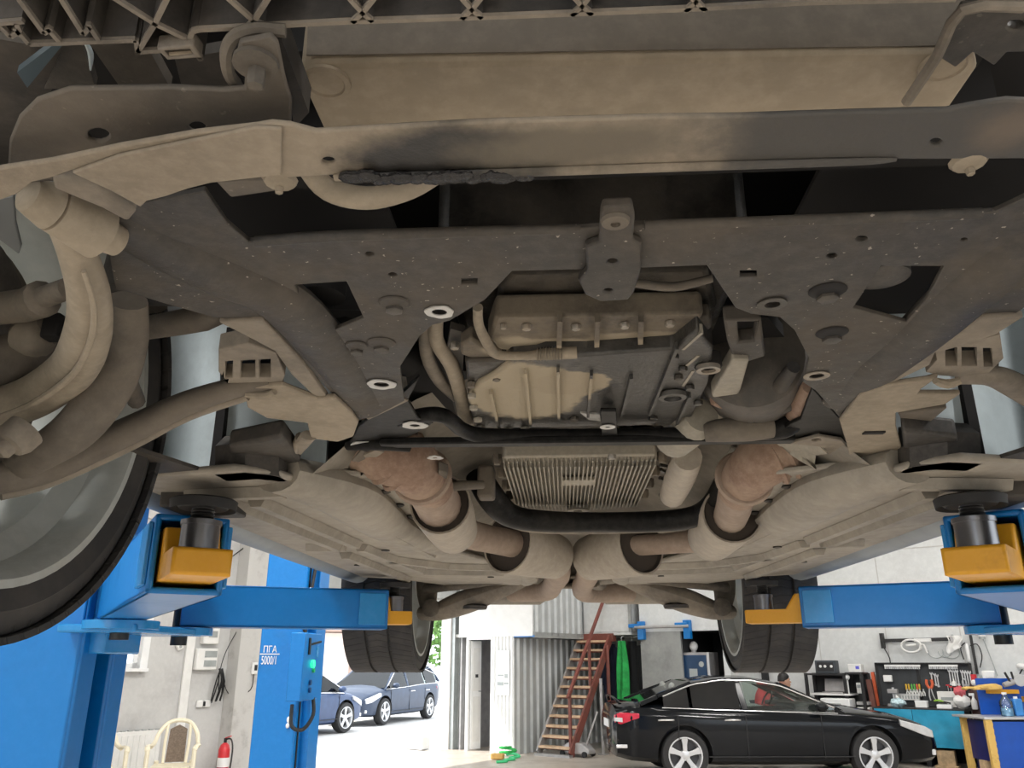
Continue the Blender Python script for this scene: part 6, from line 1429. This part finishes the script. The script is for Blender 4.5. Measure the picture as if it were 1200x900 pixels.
# the bar above the board with its coiled hose
a0, z0 = PB(1035, 751, 3.36); a1, z1 = PB(1118, 749, 3.36)
hb2 = bthing('steel_rail', 'dark steel rail on the wall above the tool board', 'rail', a0, 3.36, z0)
obj('rail', MB().bar((-.0, -.06, 0), (a1 - a0, -.06, z1 - z0), .04, .06), M['trimblack'], hb2); obj('end_bracket', MB().box((0, -.05, .0), (.06, .09, .26)), M['trimblack'], hb2); obj('end_bracket', MB().box((a1 - a0, -.05, .0), (.09, .09, .10)), M['greysteel'], hb2)
obj('clamp', MB().box(((a1 - a0) * .58, -.07, .0), (.28, .08, .06)), M['whitepl'], hb2, bevel=.01); obj('hanging_strap', MB().tube([(.0, -.06, -.1), (.08, -.06, -.3), (.06, -.06, -.5)], .010, 6, 3), M['trimblack'], hb2)
a0, z0 = PB(1068, 757, 3.26)
ch = bthing('coiled_hose', 'white hose coiled on the dark wall rail', 'hose', a0, 3.26, z0)
mb = MB(); mb.tube([((.165 - .004 * (k // 12)) * math.cos(2 * PI * k / 12), -.012 * (k / 12), (.105) * math.sin(2 * PI * k / 12)) for k in range(37)] + [(.2, -.02, .02), (.24, -.02, -.12)], .017, 8, 2); obj('coil', mb, M['whitepl'], ch)
obj('nozzle', MB().cyl((-.08, -.03, .01), (.08, -.03, .02), .022, 10), M['whitepl'], ch)
a0, z0 = PB(1105, 760, 3.38)
wc = bthing('cable_loops', 'thin dark cable loops hanging under the wall rail', 'cable', a0, 3.37, z0)
for k, (cx, r) in enumerate(((-.12, .12), (.02, .10), (.12, .13))): obj('loop', MB().tube([(cx + r * math.cos(t), 0, -.06 + r * .8 * math.sin(t)) for t in [PI * .9 + k * .1 + 1.25 * PI * q / 10 for q in range(11)]], .006, 6, 2), M['galv'], wc)
a0, z0 = PB(1118, 752, 3.34); t = bthing('rag_on_rail', 'white rag hung over the right end of the wall rail', 'rag', a0, 3.30, z0)
obj('cloth', MB().grid(lambda u, v: (-.1 + .22 * u + .03 * math.sin(v * 6), -.03 + .02 * math.sin(u * 9), .1 - .30 * v * (1 - .4 * u)), 8, 8, (0, .012, 0)), M['whitepl'], t); obj('peg', MB().box((0, -.02, .1), (.04, .03, .03)), M['galv'], t)
a0, z0 = PB(1134, 764, 3.3); t = bthing('hand_lamp', 'white inspection lamp with a black cable loop, hung by the board corner', 'lamp', a0, 3.32, z0)
obj('tube', MB().lathe([(.02, -.16), (.03, -.14), (.03, .10), (.015, .14)], (0, 0, 0), (0, 0, 1), 12), M['white'], t); obj('cord', MB().tube([(.05, 0, .1), (.16, 0, .12), (.2, 0, -.06), (.14, 0, -.25)], .010, 6, 4), M['trimblack'], t); obj('cord', MB().tube([(-.02, 0, .15), (-.1, 0, .06), (-.08, 0, -.12)], .010, 6, 4), M['trimblack'], t)
obj('holder', MB().box((.08, .02, .0), (.04, .04, .7)), M['trimblack'], t)
def wlamp(label, x, y, h_):
    a, z = PB(x, y, 3.36); t = bthing('wall_lamp', label, 'lamp', a, 3.35, z)
    obj('tube', MB().cyl((0, -.05, -h_ / 2), (0, -.05, h_ / 2), .06, 12), M['white'], t); obj('cap', MB().cyl((0, -.05, -h_ / 2 - .04), (0, -.05, -h_ / 2), .05, 12), M['galv'], t); obj('mount', MB().box((0, -.0, 0), (.06, .06, h_ * .8)), M['galv'], t)
    obj('cable', MB().tube([(0, -.03, -h_ / 2), (.06, -.02, -h_ / 2 - .3), (.12, -.02, -h_ / 2 - .62)], .008, 6, 3), M['galv'], t)
wlamp('upright white tube lamp on the wall right of the dark rail', 1148, 728, .5)
# post and tall things at the right end
t = bthing('gas_bottle', 'dark red gas bottle with a white valve beside the tool board', 'gas bottle', PB(1146, 830, 2.85)[0] + .02, 2.85, 0)
obj('bottle', MB().lathe([(.10, 0), (.11, .02), (.11, 1.15), (.07, 1.28), (.03, 1.32)], (0, 0, 0), (0, 0, 1), 18), flatm('dark_maroon', (.05, .02, .018), .5), t); obj('valve', MB().sphere((0, -.06, 1.27), (.05, .05, .05), 10, 8), M['whitepl'], t); obj('cap', MB().cyl((0, 0, 1.3), (0, 0, 1.4), .045, 12), M['red'], t)
t = bthing('upright_arm', 'white upright arm with a grey box standing behind the blue station', 'arm', PB(1160, 815, 2.6)[0], 2.6, 0)
obj('pole', MB().bar((.1, 0, .0), (-.03, 0, 1.38), .05, .04), M['white'], t); obj('box', MB().box((.03, .06, 1.40), (.18, .1, .12)), M['whitepl'], t, bevel=.02); obj('motor', MB().box((-.06, .08, 1.25), (.1, .1, .30)), M['galv'], t, bevel=.02)
t = bthing('drawer_unit', 'grey clutter shelf behind the blue station', 'shelf', PB(1157, 822, 3.1)[0] + .22, 3.1, 0)
for z in (.55, .85, 1.10): obj('shelf', MB().box((0, 0, z), (.42, .3, .025)), M['galv'], t)
for x in (-.2, .2): obj('side', MB().box((x, 0, .57), (.025, .3, 1.14)), M['galv'], t)
# ---- blue station at the right edge
ST = PF(1157, 843, 12.6); ST.z = 0
bs_ = thing('blue_cabinet', 'deep blue cabinet with yellow corner strips and a grey top at the right edge', 'cabinet', ST, YAW)
M['cobalt'] = flatm('cobalt_blue_panel', (0.01, 0.085, 0.46), .35, 0, .06); M['navy'] = flatm('navy_panel', (.008, .012, .13), .5)
M['strip'] = dirty('worn_yellow_strip', (0.70, 0.46, 0.13), (.45, .28, .08), .5, .8, 20, .6, .8, bump=.1)
obj('front_panel', MB().box((.70, .02, .40), (1.30, .03, .74)), M['cobalt'], bs_); obj('side_panel', MB().box((.02, .32, .50), (.02, .60, .54)), M['navy'], bs_); obj('carcass', MB().box((.72, .34, .40), (1.28, .58, .72)), M['navy'], bs_)
for y, x in ((.0, .0), (.62, -.02)):
    st_ = obj('corner_strip', MB().box((x, y, .40), (.10, .06, .80)), M['strip'], bs_, bevel=.004)
    for k in range(9): obj('tooth', MB().box((x + .05, y, .06 + k * .085), (.012, .05, .045)), M['strip'], st_)
obj('worktop', MB().plate([(-.06, -.04, .80), (1.4, -.04, .80), (1.4, .72, .80), (-.14, .72, .80)], (0, 0, .03)), M['toolsteel'], bs_, bevel=.004)
obj('toe_block', MB().box((.02, .3, .15), (.09, .16, .16)), M['wood'], bs_)
wf = lambda x, y, z: ST + RT * x + HD * y + ZZ * z
t = thing('pegboard_stand', 'cobalt blue backboard with yellow ledges standing on the blue cabinet', 'backboard', wf(.78, .58, .832), YAW)
obj('board', MB().box((0, .02, .26), (1.05, .03, .52)), M['cobalt'], t); obj('ledge', MB().box((-.18, -.05, .33), (.46, .10, .06)), M['yellow'], t, bevel=.006); obj('ledge', MB().box((.30, -.05, .22), (.36, .10, .08)), M['yellow'], t, bevel=.006)
t = thing('work_glove', 'pale yellow work glove on the left ledge of the blue backboard', 'glove', wf(.42, .44, 1.19), YAW)
mb = MB(); mb.loft([[Vector((x, y, z + q)) for y, q in ((-w, 0), (w, 0), (w * .8, h_), (-w * .8, h_))] for x, w, h_, z in ((-.34, .05, .03, -.0), (-.2, .07, .07, .0), (.02, .08, .09, .0), (.12, .05, .05, .01))]); obj('palm', mb, M['strip'], t, bevel=.015)
for k in range(4): obj('finger', MB().tube([(-.32, -.05 + k * .034, .03), (-.40, -.05 + k * .034, .03), (-.46, -.048 + k * .034, .012)], .016, 8, 3), M['strip'], t)
obj('thumb', MB().tube([(-.12, -.07, .04), (-.2, -.11, .04), (-.25, -.11, .03)], .017, 8, 3), M['strip'], t)
t = thing('angle_grinder', 'grey and black grinder sitting on the yellow ledges', 'grinder', wf(.70, .43, 1.26), YAW)
obj('body', MB().tube([(-.12, 0, .0), (.02, 0, .04), (.14, 0, .10)], [.035, .045, .05], 12, 3), M['greysteel'], t); obj('disc', MB().cyl((.12, -.03, .07), (.12, -.05, .07), .09, 18), M['toolsteel'], t); obj('handle', MB().cyl((-.02, -.02, .04), (-.08, -.02, .18), .018, 8), M['trimblack'], t); obj('handle', MB().cyl((.04, -.02, .06), (.02, -.02, .19), .016, 8), M['trimblack'], t)
t = thing('water_bottle', 'large clear blue water bottle on the grey cabinet top', 'bottle', wf(.44, .22, .832), YAW)
M['clearblue'] = glassm('clear_blue_plastic', (.55, .80, .95), 1.0, .1)
obj('bottle', MB().lathe([(.085, 0), (.09, .02), (.09, .10), (.083, .12), (.09, .14), (.088, .20), (.04, .26), (.03, .30)], (0, 0, 0), (0, 0, 1), 20), M['clearblue'], t); obj('water', MB().lathe([(.08, .006), (.08, .11)], (0, 0, 0), (0, 0, 1), 18), flatm('pale_water', (.45, .70, .85), .2), t); obj('cap', MB().cyl((0, 0, .30), (0, 0, .33), .034, 14), M['white'], t)
t = thing('blue_canister', 'translucent blue canister right of the water bottle', 'canister', wf(.62, .26, .832), YAW); obj('can', MB().box((0, 0, .12), (.13, .12, .24)), flatm('blue_plastic_can', (.05, .25, .65), .3), t, bevel=.02); obj('cap', MB().cyl((0, 0, .24), (0, 0, .27), .03, 12), M['white'], t)
t = thing('power_drill', 'white drill lying at the cabinet top right', 'drill', wf(.86, .1, .832), YAW); obj('body', MB().tube([(-.14, 0, .05), (.0, 0, .06), (.12, 0, .06)], [.03, .045, .04], 12, 3), M['whitepl'], t); obj('grip', MB().bar((.06, 0, .05), (.12, -.12, .03), .04, .05), M['trimblack'], t)
a0, z0 = PB(1197, 783, 3.3); t = bthing('cable_clip', 'white clip on the wall with a black cable loop, above the blue backboard', 'cable holder', a0, 3.32, z0); obj('clip', MB().sphere((0, 0, .03), (.07, .05, .05), 10, 8), M['whitepl'], t); obj('bracket', MB().box((0, .04, .02), (.05, .05, .05)), M['galv'], t); obj('loop', MB().tube([(.02, 0, 0), (-.06, 0, -.14), (.0, 0, -.3), (.12, 0, -.32)], .012, 6, 4), M['trimblack'], t)
# ---- equipment rack left of the bench
rka, _ = PB(955, 830, 3.05); rkb, _ = PB(1020, 830, 3.05)
er = bthing('equipment_rack', 'black equipment rack with a white shelf at the back wall', 'rack', rka, 2.75, 0)
RW = rkb - rka
for x in (0, RW * .70, RW):
    for y in (.0, .45): obj('upright', MB().box((x, y, .70), (.05, .05, 1.40)), M['trimblack'], er)
for z, m, x0, x1 in ((1.38, 'trimblack', -.02, RW * .72), (1.05, 'whitepl', .05, RW * .78), (.60, 'trimblack', 0, RW), (.25, 'trimblack', 0, RW), (1.40, 'trimblack', RW * .72, RW)): obj('shelf', MB().box(((x0 + x1) / 2, .22, z), (x1 - x0, .5, .03)), M[m], er)
obj('back_panel', MB().box((RW / 2, .47, .75), (RW, .02, 1.3)), M['darkroom'], er)
def onr(name, label, cat, x, y, z, b=2.85): a, _ = PB(x, y, b); return bthing(name, label, cat, a, b, z)
t = onr('instrument_case', 'dark grey instrument case with three pale dials on top of the rack', 'case', 969, 780, 1.397); obj('case', MB().box((0, 0, .11), (.36, .22, .22)), flatm('dark_case', (.05, .06, .07), .5), t, bevel=.012); obj('face', MB().box((0, -.112, .11), (.29, .006, .15)), M['darkroom'], t)
for x in (-.08, .0, .11): obj('dial', MB().cyl((x, -.112, .12), (x, -.122, .12), .024, 12), M['whitepl'], t)
t = onr('instrument_box', 'white box with a blue display on the right of the rack top', 'instrument', 1003, 782, 1.417, 2.95); obj('case', MB().box((0, 0, .07), (.22, .2, .14)), M['whitepl'], t, bevel=.01); obj('display', MB().box((.05, -.102, .08), (.06, .006, .05)), flatm('violet_display', (.12, .12, .6), .3), t)
t = onr('laptop', 'grey laptop open on the white shelf of the rack', 'laptop', 977, 797, 1.067, 2.92); obj('screen', MB().box((0, .06, .13), (.36, .02, .22), Matrix.Rotation(R(-20), 3, 'X')), M['greysteel'], t); obj('base', MB().box((0, -.06, .012), (.36, .22, .02)), M['greysteel'], t)
t = onr('printer', 'white printer with a printed front sheet on the lower rack shelf', 'printer', 981, 815, .617, 2.80); obj('body', MB().box((0, 0, .19), (.50, .36, .36)), M['white'], t, bevel=.015); obj('control_strip', MB().box((-.06, -.185, .24), (.32, .008, .10)), M['galv'], t); obj('key_row', MB().box((-.06, -.186, .16), (.32, .01, .02)), M['trimblack'], t)
for k in range(5): obj('button', MB().box((-.19 + k * .065, -.19, .25), (.03, .01, .03)), M['whitepl'], t)
t = onr('file_trays', 'stack of grey paper trays right of the printer', 'trays', 1012, 815, .617, 2.9)
for k in range(4): obj('tray', MB().box((0, 0, .04 + k * .085), (.20, .28, .05)), M['greysteel'] if k % 2 else M['whitepl'], t, bevel=.006)
t = onr('desk_lamp', 'small white lamp between laptop and instrument box', 'lamp', 992, 790, 1.067, 2.78); obj('stem', MB().cyl((0, 0, 0), (0, 0, .24), .014, 8), M['whitepl'], t); obj('head', MB().sphere((0, 0, .27), (.05, .05, .05), 12, 8), M['white'], t)
t = onr('handset', 'white handset on the right of the white rack shelf', 'handset', 1006, 797, 1.067, 2.9); obj('case', MB().box((0, 0, .09), (.09, .06, .18)), M['whitepl'], t, bevel=.015); obj('screen', MB().box((0, -.032, .12), (.06, .004, .05)), M['galv'], t)
t = bthing('folded_cloth', 'green cloth folded on the lowest visible rack shelf', 'cloth', rka + RW * .55, 2.72, .267); obj('cloth', MB().box((0, 0, .14), (.5, .3, .26)), M['greencloth'], t, bevel=.04); obj('strap', MB().box((0, -.16, .2), (.5, .01, .03)), M['white'], t)
t = bthing('jack_stand', 'brownish red steel jack leaning right of the rack', 'jack', rkb + .07, 3.0, 0); obj('column', MB().bar((.06, 0, 0), (-.02, 0, 1.30), .10, .08), flatm('brown_red_steel', (.16, .06, .045), .6), t); obj('foot', MB().box((.04, 0, .02), (.14, .2, .04)), M['trimblack'], t); obj('pump', MB().cyl((.0, -.08, .1), (-.02, -.08, .8), .04, 10), M['trimblack'], t)
